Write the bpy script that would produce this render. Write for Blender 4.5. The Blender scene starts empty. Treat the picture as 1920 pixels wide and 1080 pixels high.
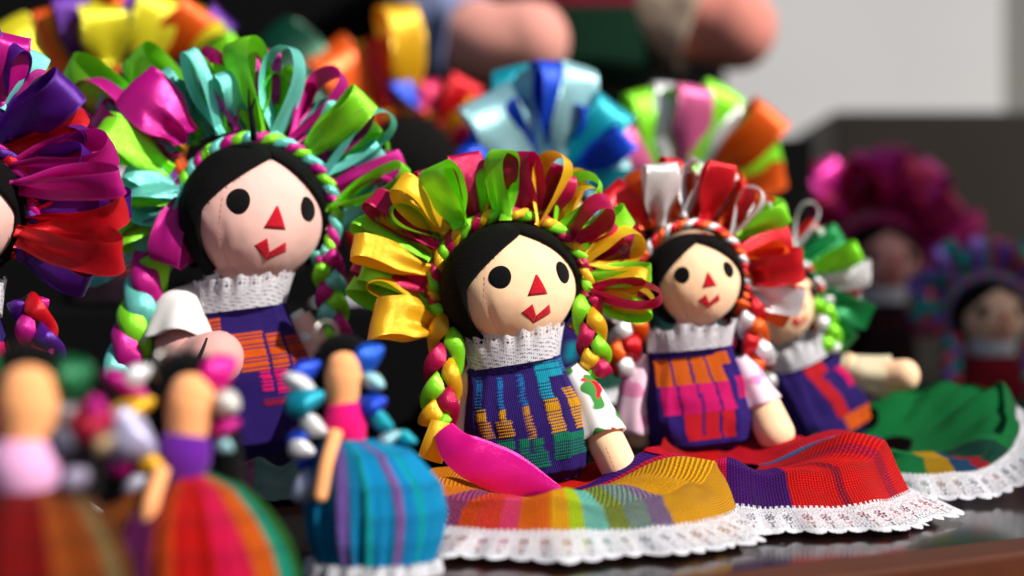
import bpy, math, random
import numpy as np
from mathutils import Vector, Matrix, noise

# ------------------------------------------------------------------ camera, light, exposure
SC = bpy.context.scene
COL = SC.collection
F_PX, EYE, HORIZON = 2668.0, 0.119, 567.0          # focal length in photo pixels, lens height over the table
cam_d = bpy.data.cameras.new('camera')
cam = bpy.data.objects.new('camera', cam_d); COL.objects.link(cam)
cam.location = (0, 0, EYE); cam.rotation_euler = (math.radians(90), 0, 0)
cam_d.sensor_width = 36.0; cam_d.lens = 36.0 * F_PX / 1920.0
cam_d.shift_y = (HORIZON - 540.0) / 1920.0
cam_d.clip_start = 0.01; cam_d.clip_end = 60
cam_d.dof.use_dof = True; cam_d.dof.focus_distance = 0.765; cam_d.dof.aperture_fstop = 2.6
cam_d.dof.aperture_blades = 9
SC.camera = cam

world = bpy.data.worlds.new('World'); SC.world = world; world.use_nodes = True
wn = world.node_tree.nodes; wl = world.node_tree.links
for n in list(wn): wn.remove(n)
SUN_EL, SUN_AZ = math.radians(40), math.radians(126)     # azimuth clockwise from +Y (view direction)
sky = wn.new('ShaderNodeTexSky'); sky.sky_type = 'NISHITA'; sky.sun_disc = False
sky.sun_elevation = SUN_EL; sky.sun_rotation = SUN_AZ
bg = wn.new('ShaderNodeBackground'); bg.inputs['Strength'].default_value = 0.05
wo = wn.new('ShaderNodeOutputWorld')
wl.new(sky.outputs[0], bg.inputs[0]); wl.new(bg.outputs[0], wo.inputs[0])
sun_d = bpy.data.lights.new('sun', 'SUN'); sun_d.energy = 5.0; sun_d.angle = math.radians(1.2); sun_d.color = (1, .955, .88)
sun = bpy.data.objects.new('sun', sun_d); COL.objects.link(sun)
to_sun = Vector((math.sin(SUN_AZ) * math.cos(SUN_EL), math.cos(SUN_AZ) * math.cos(SUN_EL), math.sin(SUN_EL)))
sun.rotation_euler = to_sun.to_track_quat('Z', 'Y').to_euler(); sun.location = to_sun * 3
SC.view_settings.view_transform = 'Standard'; SC.view_settings.look = 'None'
SC.view_settings.exposure = 0.25; SC.view_settings.gamma = 1.0
SC.cycles.use_denoising = True
SC.cycles.max_bounces = 8

# ------------------------------------------------------------------ helpers
def P(x, y, D):
    """a point D metres in front of the lens that lies on the sight line through photo pixel (x, y)"""
    return Vector(((x - 960.0) / F_PX * D, D, EYE - (y - HORIZON) / F_PX * D))
def lin(c):
    return tuple(((v / 255.0) / 12.92 if v <= 10 else ((v / 255.0 + .055) / 1.055) ** 2.4) for v in c)
def sstep(x, a=0., b=1.):
    t = max(0., min(1., (x - a) / (b - a))); return t * t * (3 - 2 * t)

def mesh_obj(name, verts, faces, mat, parent=None, uv=None, col=None, col2=None, smooth=True, loc=None):
    me = bpy.data.meshes.new(name)
    me.from_pydata([tuple(v) for v in verts], [], faces)
    if smooth: me.polygons.foreach_set('use_smooth', [True] * len(me.polygons))
    if uv is not None:
        lay = me.uv_layers.new(name='UVMap')
        idx = np.empty(len(me.loops), dtype=np.int32); me.loops.foreach_get('vertex_index', idx)
        lay.data.foreach_set('uv', np.asarray(uv, dtype=np.float32)[idx].ravel())
    for nm, c in (('Col', col), ('Col2', col2)):
        if c is not None:
            a = me.color_attributes.new(nm, 'FLOAT_COLOR', 'POINT')
            arr = np.ones((len(verts), 4), dtype=np.float32); arr[:, :3] = np.asarray(c, dtype=np.float32)
            a.data.foreach_set('color', arr.ravel())
    if mat: me.materials.append(mat)
    o = bpy.data.objects.new(name, me); COL.objects.link(o)
    if parent: o.parent = parent
    if loc is not None: o.location = loc
    return o

def empty(name, loc, label, cat, group=None):
    o = bpy.data.objects.new(name, None); COL.objects.link(o); o.location = loc; o.empty_display_size = .02
    o['label'] = label; o['category'] = cat
    if group: o['group'] = group
    return o
def tag(o, label, cat, group=None):
    o['label'] = label; o['category'] = cat
    if group: o['group'] = group
def solid(o, t, off=-1.):
    m = o.modifiers.new('solid', 'SOLIDIFY'); m.thickness = t; m.offset = off

def grid_faces(nu, nv, wrap_u=False):
    """faces of a grid of nv rows with nu vertices in each"""
    f = []
    for j in range(nv - 1):
        for i in range(nu if wrap_u else nu - 1):
            i2 = (i + 1) % nu
            f.append((j * nu + i, j * nu + i2, (j + 1) * nu + i2, (j + 1) * nu + i))
    return f

# ------------------------------------------------------------------ materials
def new_mat(name):
    m = bpy.data.materials.new(name); m.use_nodes = True
    nt = m.node_tree
    for n in list(nt.nodes): nt.nodes.remove(n)
    out = nt.nodes.new('ShaderNodeOutputMaterial'); b = nt.nodes.new('ShaderNodeBsdfPrincipled')
    nt.links.new(b.outputs[0], out.inputs[0])
    return m, nt, b, out
def N(nt, typ, **kw):
    n = nt.nodes.new(typ)
    for k, v in kw.items(): setattr(n, k, v)
    return n
def math_n(nt, op, a, b=None, c=None):
    n = nt.nodes.new('ShaderNodeMath'); n.operation = op
    for i, v in enumerate((a, b, c)):
        if v is None: continue
        if isinstance(v, (int, float)): n.inputs[i].default_value = v
        else: nt.links.new(v, n.inputs[i])
    return n.outputs[0]
def mixc(nt, fac, a, b, mode='MIX'):
    n = nt.nodes.new('ShaderNodeMix'); n.data_type = 'RGBA'; n.blend_type = mode
    for sock, v in ((n.inputs[0], fac), (n.inputs[6], a), (n.inputs[7], b)):
        if isinstance(v, (int, float)): sock.default_value = v
        elif isinstance(v, (tuple, list)): sock.default_value = (*v[:3], 1)
        else: nt.links.new(v, sock)
    return n.outputs[2]
def bump(nt, h, strength, dist):
    n = nt.nodes.new('ShaderNodeBump'); n.inputs['Strength'].default_value = strength; n.inputs['Distance'].default_value = dist
    nt.links.new(h, n.inputs['Height']); return n.outputs[0]

_sat = {}
def satin(rgb):
    """satin ribbon: long woven floats across, glossy streak, selvedge along both edges, some light comes through"""
    if rgb in _sat: return _sat[rgb]
    m, nt, b, out = new_mat('satin'); L = nt.links
    uv = N(nt, 'ShaderNodeUVMap'); sep = N(nt, 'ShaderNodeSeparateXYZ'); L.new(uv.outputs[0], sep.inputs[0])
    u, v = sep.outputs[0], sep.outputs[1]
    d = math_n(nt, 'ABSOLUTE', math_n(nt, 'SUBTRACT', v, .5))
    edge = math_n(nt, 'GREATER_THAN', d, .445)
    c = lin(rgb)
    mp = N(nt, 'ShaderNodeMapping'); mp.inputs['Scale'].default_value = (4.0, 60.0, 1); L.new(uv.outputs[0], mp.inputs[0])
    nz = N(nt, 'ShaderNodeTexNoise'); nz.inputs['Scale'].default_value = 6; nz.inputs['Detail'].default_value = 3
    L.new(mp.outputs[0], nz.inputs['Vector'])
    tone = math_n(nt, 'MULTIPLY_ADD', nz.outputs[0], .3, .9)
    base = mixc(nt, 1.0, c, tone, 'MULTIPLY')
    base = mixc(nt, math_n(nt, 'MULTIPLY', edge, .55), base, tuple(min(1, q * 1.15 + .03) for q in c))
    L.new(base, b.inputs['Base Color'])
    b.inputs['Roughness'].default_value = .29; b.inputs['Metallic'].default_value = .36
    b.inputs['Specular IOR Level'].default_value = 1.0
    b.inputs['Specular Tint'].default_value = (*[.62 + .38 * q / max(c) for q in c], 1)
    b.inputs['Anisotropic'].default_value = .5; b.inputs['Anisotropic Rotation'].default_value = .25
    tg = N(nt, 'ShaderNodeTangent', direction_type='UV_MAP'); L.new(tg.outputs[0], b.inputs['Tangent'])
    rib = math_n(nt, 'SINE', math_n(nt, 'MULTIPLY', u, 700.0))
    h = math_n(nt, 'ADD', math_n(nt, 'MULTIPLY', math_n(nt, 'MULTIPLY', rib, edge), .5), math_n(nt, 'MULTIPLY', nz.outputs[0], .7))
    L.new(bump(nt, h, .4, .0007), b.inputs['Normal'])
    tr = N(nt, 'ShaderNodeBsdfTranslucent'); tr.inputs[0].default_value = (*c, 1)
    mx = N(nt, 'ShaderNodeMixShader'); mx.inputs[0].default_value = .2
    L.new(b.outputs[0], mx.inputs[1]); L.new(tr.outputs[0], mx.inputs[2]); L.new(mx.outputs[0], out.inputs[0])
    _sat[rgb] = m; return m

_cot = {}
def cotton(rgb, scale=1.0):
    """plain woven cotton: faint thread grid, soft mottling"""
    k = (rgb, scale)
    if k in _cot: return _cot[k]
    m, nt, b, out = new_mat('cotton'); L = nt.links
    tc = N(nt, 'ShaderNodeTexCoord')
    n1 = N(nt, 'ShaderNodeTexNoise'); n1.inputs['Scale'].default_value = 45 * scale; n1.inputs['Detail'].default_value = 4
    n2 = N(nt, 'ShaderNodeTexNoise'); n2.inputs['Scale'].default_value = 1500 * scale; n2.inputs['Detail'].default_value = 2
    for n in (n1, n2): L.new(tc.outputs['Object'], n.inputs['Vector'])
    c = lin(rgb)
    base = mixc(nt, 1.0, c, math_n(nt, 'MULTIPLY_ADD', n1.outputs[0], .22, .89), 'MULTIPLY')
    base = mixc(nt, 1.0, base, math_n(nt, 'MULTIPLY_ADD', n2.outputs[0], .14, .93), 'MULTIPLY')
    L.new(base, b.inputs['Base Color']); b.inputs['Roughness'].default_value = .9
    b.inputs['Specular IOR Level'].default_value = .15
    b.inputs['Sheen Weight'].default_value = .12
    h = math_n(nt, 'ADD', n2.outputs[0], math_n(nt, 'MULTIPLY', n1.outputs[0], 2.0))
    L.new(bump(nt, h, .16, .0006), b.inputs['Normal'])
    _cot[k] = m; return m

def felt(name, rgb, rough=.95, sheen=.25, sc=900):
    m, nt, b, out = new_mat(name); L = nt.links
    tc = N(nt, 'ShaderNodeTexCoord')
    n = N(nt, 'ShaderNodeTexNoise'); n.inputs['Scale'].default_value = sc; n.inputs['Detail'].default_value = 5; n.inputs['Roughness'].default_value = .7
    L.new(tc.outputs['Object'], n.inputs['Vector'])
    c = lin(rgb)
    L.new(mixc(nt, 1.0, c, math_n(nt, 'MULTIPLY_ADD', n.outputs[0], 1.2, .4), 'MULTIPLY'), b.inputs['Base Color'])
    b.inputs['Roughness'].default_value = rough; b.inputs['Specular IOR Level'].default_value = .1
    b.inputs['Sheen Weight'].default_value = sheen
    L.new(bump(nt, n.outputs[0], .8, .0012), b.inputs['Normal'])
    return m
HAIR = felt('black_felt', (12, 11, 12), sheen=.02, sc=1400)
def yarn():
    m, nt, b, out = new_mat('black_yarn'); L = nt.links
    uv = N(nt, 'ShaderNodeUVMap'); mp = N(nt, 'ShaderNodeMapping'); mp.inputs['Scale'].default_value = (1.6, 46, 1); L.new(uv.outputs[0], mp.inputs[0])
    n = N(nt, 'ShaderNodeTexNoise'); n.inputs['Scale'].default_value = 1.5; n.inputs['Detail'].default_value = 5; n.inputs['Roughness'].default_value = .65
    L.new(mp.outputs[0], n.inputs['Vector'])
    L.new(mixc(nt, n.outputs[0], (.001, .001, .0011), (.006, .0055, .0055)), b.inputs['Base Color']); b.inputs['Roughness'].default_value = .75; b.inputs['Specular IOR Level'].default_value = .12
    L.new(bump(nt, n.outputs[0], 1.0, .0018), b.inputs['Normal']); return m
YARN = yarn()
EYE_M = felt('eye_felt', (13, 13, 14), sheen=.04)
RED_M = felt('red_felt', (196, 20, 40), sheen=.1)
BLACK_CLOTH = felt('black_cloth', (9, 8, 9), sheen=.0, sc=300)

def brocade(name, pitch, two=False, pu=None, fuzz=.25, relief=.0009):
    """hand-woven cloth: colour from the woven pattern, thread relief from the weave grid (UV in millimetres)"""
    m, nt, b, out = new_mat(name); L = nt.links
    uv = N(nt, 'ShaderNodeUVMap'); sep = N(nt, 'ShaderNodeSeparateXYZ')
    nz = N(nt, 'ShaderNodeTexNoise'); nz.inputs['Scale'].default_value = .8; nz.inputs['Detail'].default_value = 3
    L.new(uv.outputs[0], nz.inputs['Vector'])
    wob = N(nt, 'ShaderNodeVectorMath', operation='MULTIPLY_ADD'); L.new(nz.outputs['Color'], wob.inputs[0])
    wob.inputs[1].default_value = (.5, .5, 0); L.new(uv.outputs[0], wob.inputs[2])
    L.new(wob.outputs[0], sep.inputs[0])
    k = math.pi / pitch; ku = math.pi / (pu or pitch)
    su = math_n(nt, 'SINE', math_n(nt, 'MULTIPLY', sep.outputs[0], ku)); sv = math_n(nt, 'SINE', math_n(nt, 'MULTIPLY', sep.outputs[1], k))
    w = math_n(nt, 'MULTIPLY', su, sv)                       # -1..1 over-under grid
    at = N(nt, 'ShaderNodeAttribute', attribute_name='Col')
    c = at.outputs['Color']
    if two:
        a2 = N(nt, 'ShaderNodeAttribute', attribute_name='Col2')
        sel = N(nt, 'ShaderNodeMapRange'); sel.inputs[1].default_value = .3; sel.inputs[2].default_value = .45
        L.new(w, sel.inputs[0])
        c = mixc(nt, sel.outputs[0], c, a2.outputs['Color'])
    nf = N(nt, 'ShaderNodeTexNoise'); nf.inputs['Scale'].default_value = 3.5; nf.inputs['Detail'].default_value = 4
    L.new(uv.outputs[0], nf.inputs['Vector'])
    c = mixc(nt, 1.0, c, math_n(nt, 'MULTIPLY_ADD', nf.outputs[0], .8, .72), 'MULTIPLY')
    L.new(c, b.inputs['Base Color']); b.inputs['Roughness'].default_value = .9; b.inputs['Specular IOR Level'].default_value = .12
    b.inputs['Sheen Weight'].default_value = fuzz * .08
    c = mixc(nt, 1.0, c, math_n(nt, 'MULTIPLY_ADD', math_n(nt, 'SQRT', math_n(nt, 'ABSOLUTE', w)), .5, .72), 'MULTIPLY'); L.new(c, b.inputs['Base Color'])
    h = math_n(nt, 'ADD', math_n(nt, 'ABSOLUTE', w), math_n(nt, 'MULTIPLY', nf.outputs[0], .6))
    L.new(bump(nt, h, 1.0, relief), b.inputs['Normal'])
    return m
TUNIC_M = brocade('tunic_weave', .62, pu=1.1)
SKIRT_M = brocade('skirt_weave', 1.7, two=True, relief=.0026)
SKIRT_FINE = brocade('skirt_fine_weave', .8, two=True)

def lace_mat():
    m, nt, b, out = new_mat('lace'); L = nt.links
    uv = N(nt, 'ShaderNodeUVMap'); nz = N(nt, 'ShaderNodeTexNoise'); nz.inputs['Scale'].default_value = 2.2; nz.inputs['Detail'].default_value = 3
    L.new(uv.outputs[0], nz.inputs['Vector'])
    L.new(mixc(nt, nz.outputs[0], lin((205, 203, 214)), lin((246, 245, 250))), b.inputs['Base Color'])
    b.inputs['Roughness'].default_value = .85
    L.new(bump(nt, nz.outputs[0], .6, .0006), b.inputs['Normal'])
    tr = N(nt, 'ShaderNodeBsdfTranslucent'); tr.inputs[0].default_value = (.8, .8, .84, 1)
    mx = N(nt, 'ShaderNodeMixShader'); mx.inputs[0].default_value = .25
    L.new(b.outputs[0], mx.inputs[1]); L.new(tr.outputs[0], mx.inputs[2]); L.new(mx.outputs[0], out.inputs[0])
    return m
LACE = lace_mat()

def plain(name, rgb, rough, metal=0., spec=.5, noise_sc=None, amt=.3, bmp=.0):
    m, nt, b, out = new_mat(name); L = nt.links
    c = lin(rgb); b.inputs['Base Color'].default_value = (*c, 1)
    b.inputs['Roughness'].default_value = rough; b.inputs['Metallic'].default_value = metal; b.inputs['Specular IOR Level'].default_value = spec
    if noise_sc:
        tc = N(nt, 'ShaderNodeTexCoord'); n = N(nt, 'ShaderNodeTexNoise'); n.inputs['Scale'].default_value = noise_sc; n.inputs['Detail'].default_value = 6
        L.new(tc.outputs['Object'], n.inputs['Vector'])
        L.new(mixc(nt, 1.0, c, math_n(nt, 'MULTIPLY_ADD', n.outputs[0], amt * 2, 1 - amt), 'MULTIPLY'), b.inputs['Base Color'])
        if bmp: L.new(bump(nt, n.outputs[0], .5, bmp), b.inputs['Normal'])
    return m
METAL = plain('ring_metal', (190, 188, 182), .22, 1.0)
THREAD = plain('stitch_thread', (222, 128, 100), .9)
BLACK_THREAD = plain('black_thread', (18, 14, 16), .9)
_pl = {}

# printed cotton for the sleeves
def print_cotton(name, ground, spots, sc):
    m, nt, b, out = new_mat(name); L = nt.links
    tc = N(nt, 'ShaderNodeTexCoord'); c = lin(ground)
    for k, (rgb, thr) in enumerate(spots):
        n = N(nt, 'ShaderNodeTexNoise'); n.inputs['Scale'].default_value = sc; n.inputs['Detail'].default_value = 1
        mp = N(nt, 'ShaderNodeMapping'); mp.inputs['Location'].default_value = (3.1 * k, 1.7 * k, .4); L.new(tc.outputs['Object'], mp.inputs[0])
        L.new(mp.outputs[0], n.inputs['Vector'])
        r = N(nt, 'ShaderNodeMapRange'); r.inputs[1].default_value = thr; r.inputs[2].default_value = thr + .03; L.new(n.outputs[0], r.inputs[0])
        c = mixc(nt, r.outputs[0], c, lin(rgb))
    L.new(c, b.inputs['Base Color']); b.inputs['Roughness'].default_value = .9; b.inputs['Specular IOR Level'].default_value = .15
    return m

# ------------------------------------------------------------------ sewn shapes
def tube(name, pts, radii, mat, parent, n=20, round_end=True, flat=1.0, steps=6, ruffle=0, seed=0, open_end=False):
    """soft stuffed tube along pts; Catmull-Rom smoothed"""
    rnd = random.Random(seed)
    pts = [Vector(p) for p in pts]
    pp, rr = [], []
    for i in range(len(pts) - 1):
        p0 = pts[max(i - 1, 0)]; p1 = pts[i]; p2 = pts[i + 1]; p3 = pts[min(i + 2, len(pts) - 1)]
        for s in range(steps):
            t = s / steps
            pp.append(.5 * ((2 * p1) + (p2 - p0) * t + (2 * p0 - 5 * p1 + 4 * p2 - p3) * t * t + (3 * p1 - p0 - 3 * p2 + p3) * t ** 3))
            rr.append(radii[i] + (radii[i + 1] - radii[i]) * sstep(t))
    pp.append(pts[-1]); rr.append(radii[-1])
    if round_end:
        d = (pp[-1] - pp[-2]).normalized(); e, r0 = pp[-1], rr[-1]
        for a in (20, 40, 58, 72, 82, 89):
            pp.append(e + d * r0 * .9 * math.sin(math.radians(a))); rr.append(r0 * math.cos(math.radians(a)))
    V, U = [], []
    up = Vector((0, -1, 0)); dist = 0
    ph = rnd.random() * 6
    for k, p in enumerate(pp):
        d = (pp[min(k + 1, len(pp) - 1)] - pp[max(k - 1, 0)]).normalized()
        if k: dist += (p - pp[k - 1]).length
        x = d.cross(up)
        if x.length < .05: x = d.cross(Vector((1, 0, 0)))
        x.normalize(); y = d.cross(x).normalized()
        for i in range(n):
            a = 2 * math.pi * i / n
            r = rr[k] * (1 + ruffle * math.sin(a * 5 + ph) * (k / len(pp)))
            q = p + x * (r * math.cos(a)) + y * (r * flat * math.sin(a))
            nz = noise.noise(q * 60 + Vector((seed, 0, 0))) * rr[k] * .06
            q += (q - p) * (nz / max(rr[k], 1e-5))
            V.append(q); U.append((a * rr[0] * 1000, dist * 1000))
    F = grid_faces(n, len(pp), True)
    if not open_end:
        F.append(tuple(range(n))[::-1])
        F.append(tuple((len(pp) - 1) * n + i for i in range(n)))
    return mesh_obj(name, V, F, mat, parent, uv=U)

def ribbon_loop(root, tip, w, op, twist, mat, parent, bend=0., dtw=0., sag=0., w0=.55, seed=0, nt=48, nv=9):
    """one folded loop of satin ribbon standing out from root to tip; twist 0 shows the open eye, 90 the flat face"""
    rnd = random.Random(seed)
    root, tip = Vector(root), Vector(tip)
    R = tip - root; L = R.length; r = R / L
    nrm = Vector((0, -1, 0)); nrm = (nrm - r * nrm.dot(r)).normalized(); lat = r.cross(nrm)
    V, U = [], []
    pl_a = rnd.uniform(.5, 1.2); ph = rnd.uniform(0, 6)
    ln = 0; prev = None
    for k in range(nt):
        t = k / (nt - 1); th = 2 * math.pi * t
        q = (1 - math.cos(th)) / 2
        tw = math.radians(twist + dtw * (t - .5) + rnd.uniform(-.0, .0))
        l = lat * math.cos(tw) + nrm * math.sin(tw); n = nrm * math.cos(tw) - lat * math.sin(tw)
        side = op * 1.18 * L * .5 * math.sin(th) * (q + .02) ** .62 + (t - .5) * .0022
        side += math.sin(th * 2 + ph) * .02 * L * q
        c = root + r * (L * (q ** .92)) + l * side + lat * (bend * L * q * q) + Vector((0, 0, -sag * L * q * q))
        if prev is not None: ln += (c - prev).length
        prev = c
        ww = w * (w0 + (1 - w0) * sstep(q, 0, .42)) * (1 + .05 * math.sin(th * 3 + ph))
        for j in range(nv):
            v = j / (nv - 1)
            crease = math.cos(v * math.pi * 2 * pl_a * 1.5 + ph) * .15 * w * (1 - sstep(q, 0, .8))
            curl = ((v - .5) ** 2) * w * .34 * math.sin(ph + t * 7) + w * .05 * noise.noise(Vector((t * 9 + seed * 1.7, v * 2.2, 3.3)))
            V.append(c + n * ((v - .5) * ww) + l * (crease + curl) + r * (noise.noise(Vector((t * 3 + seed, v * 2, 0))) * .012 * L))
            U.append((ln * 10, v))
    return mesh_obj('ribbon_loop', V, grid_faces(nv, nt), mat, parent, uv=U)

def ribbon_strip(name, pts, widths, mat, parent, normal=(0, -1, 0), bow=.0, twist=(0, 0), nv=9, steps=8, seed=0):
    pts = [Vector(p) for p in pts]; pp, ww = [], []
    for i in range(len(pts) - 1):
        p0 = pts[max(i - 1, 0)]; p1 = pts[i]; p2 = pts[i + 1]; p3 = pts[min(i + 2, len(pts) - 1)]
        for s in range(steps):
            t = s / steps
            pp.append(.5 * ((2 * p1) + (p2 - p0) * t + (2 * p0 - 5 * p1 + 4 * p2 - p3) * t * t + (3 * p1 - p0 - 3 * p2 + p3) * t ** 3))
            w0_, w1_, w2_, w3_ = widths[max(i - 1, 0)], widths[i], widths[i + 1], widths[min(i + 2, len(widths) - 1)]
            ww.append(max(1e-4, .5 * (2 * w1_ + (w2_ - w0_) * t + (2 * w0_ - 5 * w1_ + 4 * w2_ - w3_) * t * t + (3 * w1_ - w0_ - 3 * w2_ + w3_) * t ** 3)))
    pp.append(pts[-1]); ww.append(widths[-1])
    V, U = [], []; nb = Vector(normal); ln = 0
    for k, p in enumerate(pp):
        d = (pp[min(k + 1, len(pp) - 1)] - pp[max(k - 1, 0)]).normalized()
        if k: ln += (p - pp[k - 1]).length
        s = d.cross(nb).normalized(); n = s.cross(d)
        a = math.radians(twist[0] + (twist[1] - twist[0]) * k / (len(pp) - 1))
        s2 = s * math.cos(a) + n * math.sin(a); n2 = n * math.cos(a) - s * math.sin(a)
        for j in range(nv):
            v = j / (nv - 1)
            b = bow * ww[k] * (1 - (2 * v - 1) ** 2) + noise.noise(p * 50 + Vector((v * 2, seed, 0))) * .05 * ww[k]
            V.append(p + s2 * ((v - .5) * ww[k]) + n2 * b); U.append((ln * 10, v))
    return mesh_obj(name, V, grid_faces(nv, len(pp)), mat, parent, uv=U)

_wrap = {}
def wrap_mesh(mat, kind=0):
    """one turn of ribbon in a braid: a pillowy leaf with a soft crease"""
    key = (mat.name, kind)
    if key in _wrap: return _wrap[key]
    V, U = [], []; nu, nv = 20, 17
    rnd = random.Random(kind * 7 + 3); k1, k2 = rnd.uniform(0, 6), rnd.uniform(.06, .14)
    for j in range(nv):
        t = j / (nv - 1); z = (t - .5) * 2
        r = max(0., 1 - abs(z) ** 2.6) ** .6 * (1 - .34 * sstep(z, -.2, 1.0))
        for i in range(nu):
            a = 2 * math.pi * i / nu
            cr = 1 - .20 * math.exp(-((math.sin(a * .5 + k1) * 3.2) ** 2)) * (1 - .6 * abs(z)) + k2 * math.sin(a * 2 + z * 2.4 + k1) * (1 - z * z)
            V.append((z * 1.0 + .16 * math.cos(a) * (1 - z * z), -r * .62 * math.sin(a) * cr, r * .78 * math.cos(a) * cr + .10 * z * z))
            U.append((i / nu, .1 + .8 * t))
    me = bpy.data.meshes.new('ribbon_wrap'); me.from_pydata(V, [], grid_faces(nu, nv, True))
    me.polygons.foreach_set('use_smooth', [True] * len(me.polygons))
    lay = me.uv_layers.new(name='UVMap'); idx = np.empty(len(me.loops), dtype=np.int32); me.loops.foreach_get('vertex_index', idx)
    lay.data.foreach_set('uv', np.asarray(U, dtype=np.float32)[idx].ravel())
    me.materials.append(mat); _wrap[key] = me
    return me
def add_wrap(parent, p, axis, length, fat, mat, kind=0, roll=0.):
    """axis: direction in which the leaf lies"""
    o = bpy.data.objects.new('ribbon_wrap', wrap_mesh(mat, kind)); COL.objects.link(o); o.parent = parent
    x = Vector(axis).normalized(); y = Vector((0, 1, 0)); y = (y - x * y.dot(x))
    if y.length < .1: y = Vector((0, 0, 1)) - x * x.z
    y.normalize(); z = x.cross(y)
    M = Matrix((x, y, z)).transposed().to_4x4()
    o.matrix_local = Matrix.Translation(p) @ M @ Matrix.Rotation(roll, 4, 'X') @ Matrix.Diagonal((length, fat, fat, 1))
    return o

def plait(core, pts, width, cols, period, seed=0, taper=0., n=14, view=Vector((0, -1, 0)), rope=False):
    """three satin-wrapped strands crossing over and under along pts"""
    pts = [Vector(p) for p in pts]
    sm = []
    for i in range(len(pts) - 1):
        p0 = pts[max(i - 1, 0)]; p1 = pts[i]; p2 = pts[i + 1]; p3 = pts[min(i + 2, len(pts) - 1)]
        for q in range(12):
            t = q / 12
            sm.append(.5 * ((2 * p1) + (p2 - p0) * t + (2 * p0 - 5 * p1 + 4 * p2 - p3) * t * t + (3 * p1 - p0 - 3 * p2 + p3) * t ** 3))
    sm.append(pts[-1])
    cum = [0.]
    for i in range(1, len(sm)): cum.append(cum[-1] + (sm[i] - sm[i - 1]).length)
    tot = cum[-1]; steps = max(24, int(tot / period * 30))
    rnd = random.Random(seed); ph0 = rnd.uniform(0, 6.28)
    for k, c in enumerate(cols):
        line = []; j = 0
        for q in range(steps + 1):
            s_ = tot * q / steps
            while j < len(sm) - 2 and cum[j + 1] < s_: j += 1
            f = (s_ - cum[j]) / max(1e-9, cum[j + 1] - cum[j]); p = sm[j].lerp(sm[j + 1], min(1, f))
            d = (sm[min(j + 2, len(sm) - 1)] - sm[max(j - 1, 0)]).normalized()
            lat = d.cross(view).normalized(); dep = lat.cross(d)
            a = 2 * math.pi * s_ / period + k * 2 * math.pi / len(cols) + ph0 + .25 * math.sin(s_ / period * 4 + seed)
            w = width * (1 - taper * q / steps)
            if rope: line.append((p + lat * (.20 * w * math.cos(a)) + dep * (.20 * w * math.sin(a)), w * (.30 + .02 * math.sin(s_ / period * 17 + k))))
            else: line.append((p + lat * (.27 * w * math.sin(a)) + dep * (.20 * w * math.sin(2 * a)), w * (.235 + .018 * math.sin(s_ / period * 17 + k))))
        V, U = [], []
        for q, (p, r) in enumerate(line):
            d = (line[min(q + 1, steps)][0] - line[max(q - 1, 0)][0]).normalized()
            x = d.cross(view).normalized(); y = x.cross(d)
            if q in (0, steps): r *= .3
            for i in range(n):
                an = 2 * math.pi * i / n
                rr = r * (.94 + .15 * abs(math.sin(1.5 * an + q * .12 + k)) + .04 * math.sin(5 * an + q * .2))
                V.append(p + x * (rr * 1.12 * math.cos(an)) + y * (rr * .56 * math.sin(an))); U.append((q * .03, .12 + .76 * (.5 + .5 * math.cos(an))))
        F = grid_faces(n, len(line), True); F.append(tuple(range(n))[::-1]); F.append(tuple(steps * n + i for i in range(n)))
        mesh_obj('ribbon_strand', V, F, satin(c), core, uv=U)

def braid(parent, pts, width, pal, n, seed=0, core=HAIR, rope=False):
    """plait of ribbon over black hair"""
    pts = [Vector(p) for p in pts]
    core_o = tube('braid', pts, [width * .22] * (len(pts) - 1) + [width * .14], core, parent, n=10, steps=4, seed=seed)
    plait(core_o, pts, width, pal[:3], width * (1.9 if rope else 2.3), seed, rope=rope)
    return core_o

def lace_hole(u, v, fine):
    """u in motifs, v 0 (sewn edge) .. 1 (scalloped edge): True where the lace is open"""
    f = u - math.floor(u) - .5
    if v > .86 + .135 * math.sqrt(max(0., 1 - (2 * f) ** 2)): return True
    if v < .05 + .035 * math.cos(u * 2 * math.pi * 3): return True
    dv = (v - .42) * 2.1
    rr = math.hypot(f, dv)
    if rr < .30:                                   # round flower: ring of eyelets round a centre eyelet
        if rr < .085: return True
        if rr < .12: return False
        return .125 < rr < .275 and math.cos(math.atan2(dv, f) * 7) > -.35
    if rr < .36: return False
    if .56 < v < .84 and abs(f) < .20 * (1 - (v - .56) / .30):     # tapering tail of small eyelets
        return math.cos(2 * math.pi * f * 6.5) + math.cos(2 * math.pi * v * 14) > .0
    if fine and v < .84:
        return math.cos(u * 2 * math.pi * 7) + math.cos(v * 2 * math.pi * 11 + math.floor(u * 7) * 3.14) > 1.05
    return False

def build_lace(name, surf, n_motif, per, rows, parent, fine=True, closed=True, hole=lace_hole):
    """surf(u01, v) -> point; keep only the faces that are thread"""
    nu = n_motif * per; V, U = [], []
    cols = nu if closed else nu + 1
    for j in range(rows + 1):
        for i in range(cols):
            V.append(surf(i / nu, j / rows)); U.append((i / per * 10, j / rows * 20))
    F = []
    for j in range(rows):
        for i in range(nu):
            if hole((i + .5) / per, (j + .5) / rows, fine): continue
            i2 = (i + 1) % cols
            F.append((j * cols + i, j * cols + i2, (j + 1) * cols + i2, (j + 1) * cols + i))
    used = sorted({q for f in F for q in f}); mp = {q: k for k, q in enumerate(used)}
    o = mesh_obj(name, [V[q] for q in used], [tuple(mp[q] for q in f) for f in F], LACE, parent, uv=[U[q] for q in used])
    return o

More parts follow.
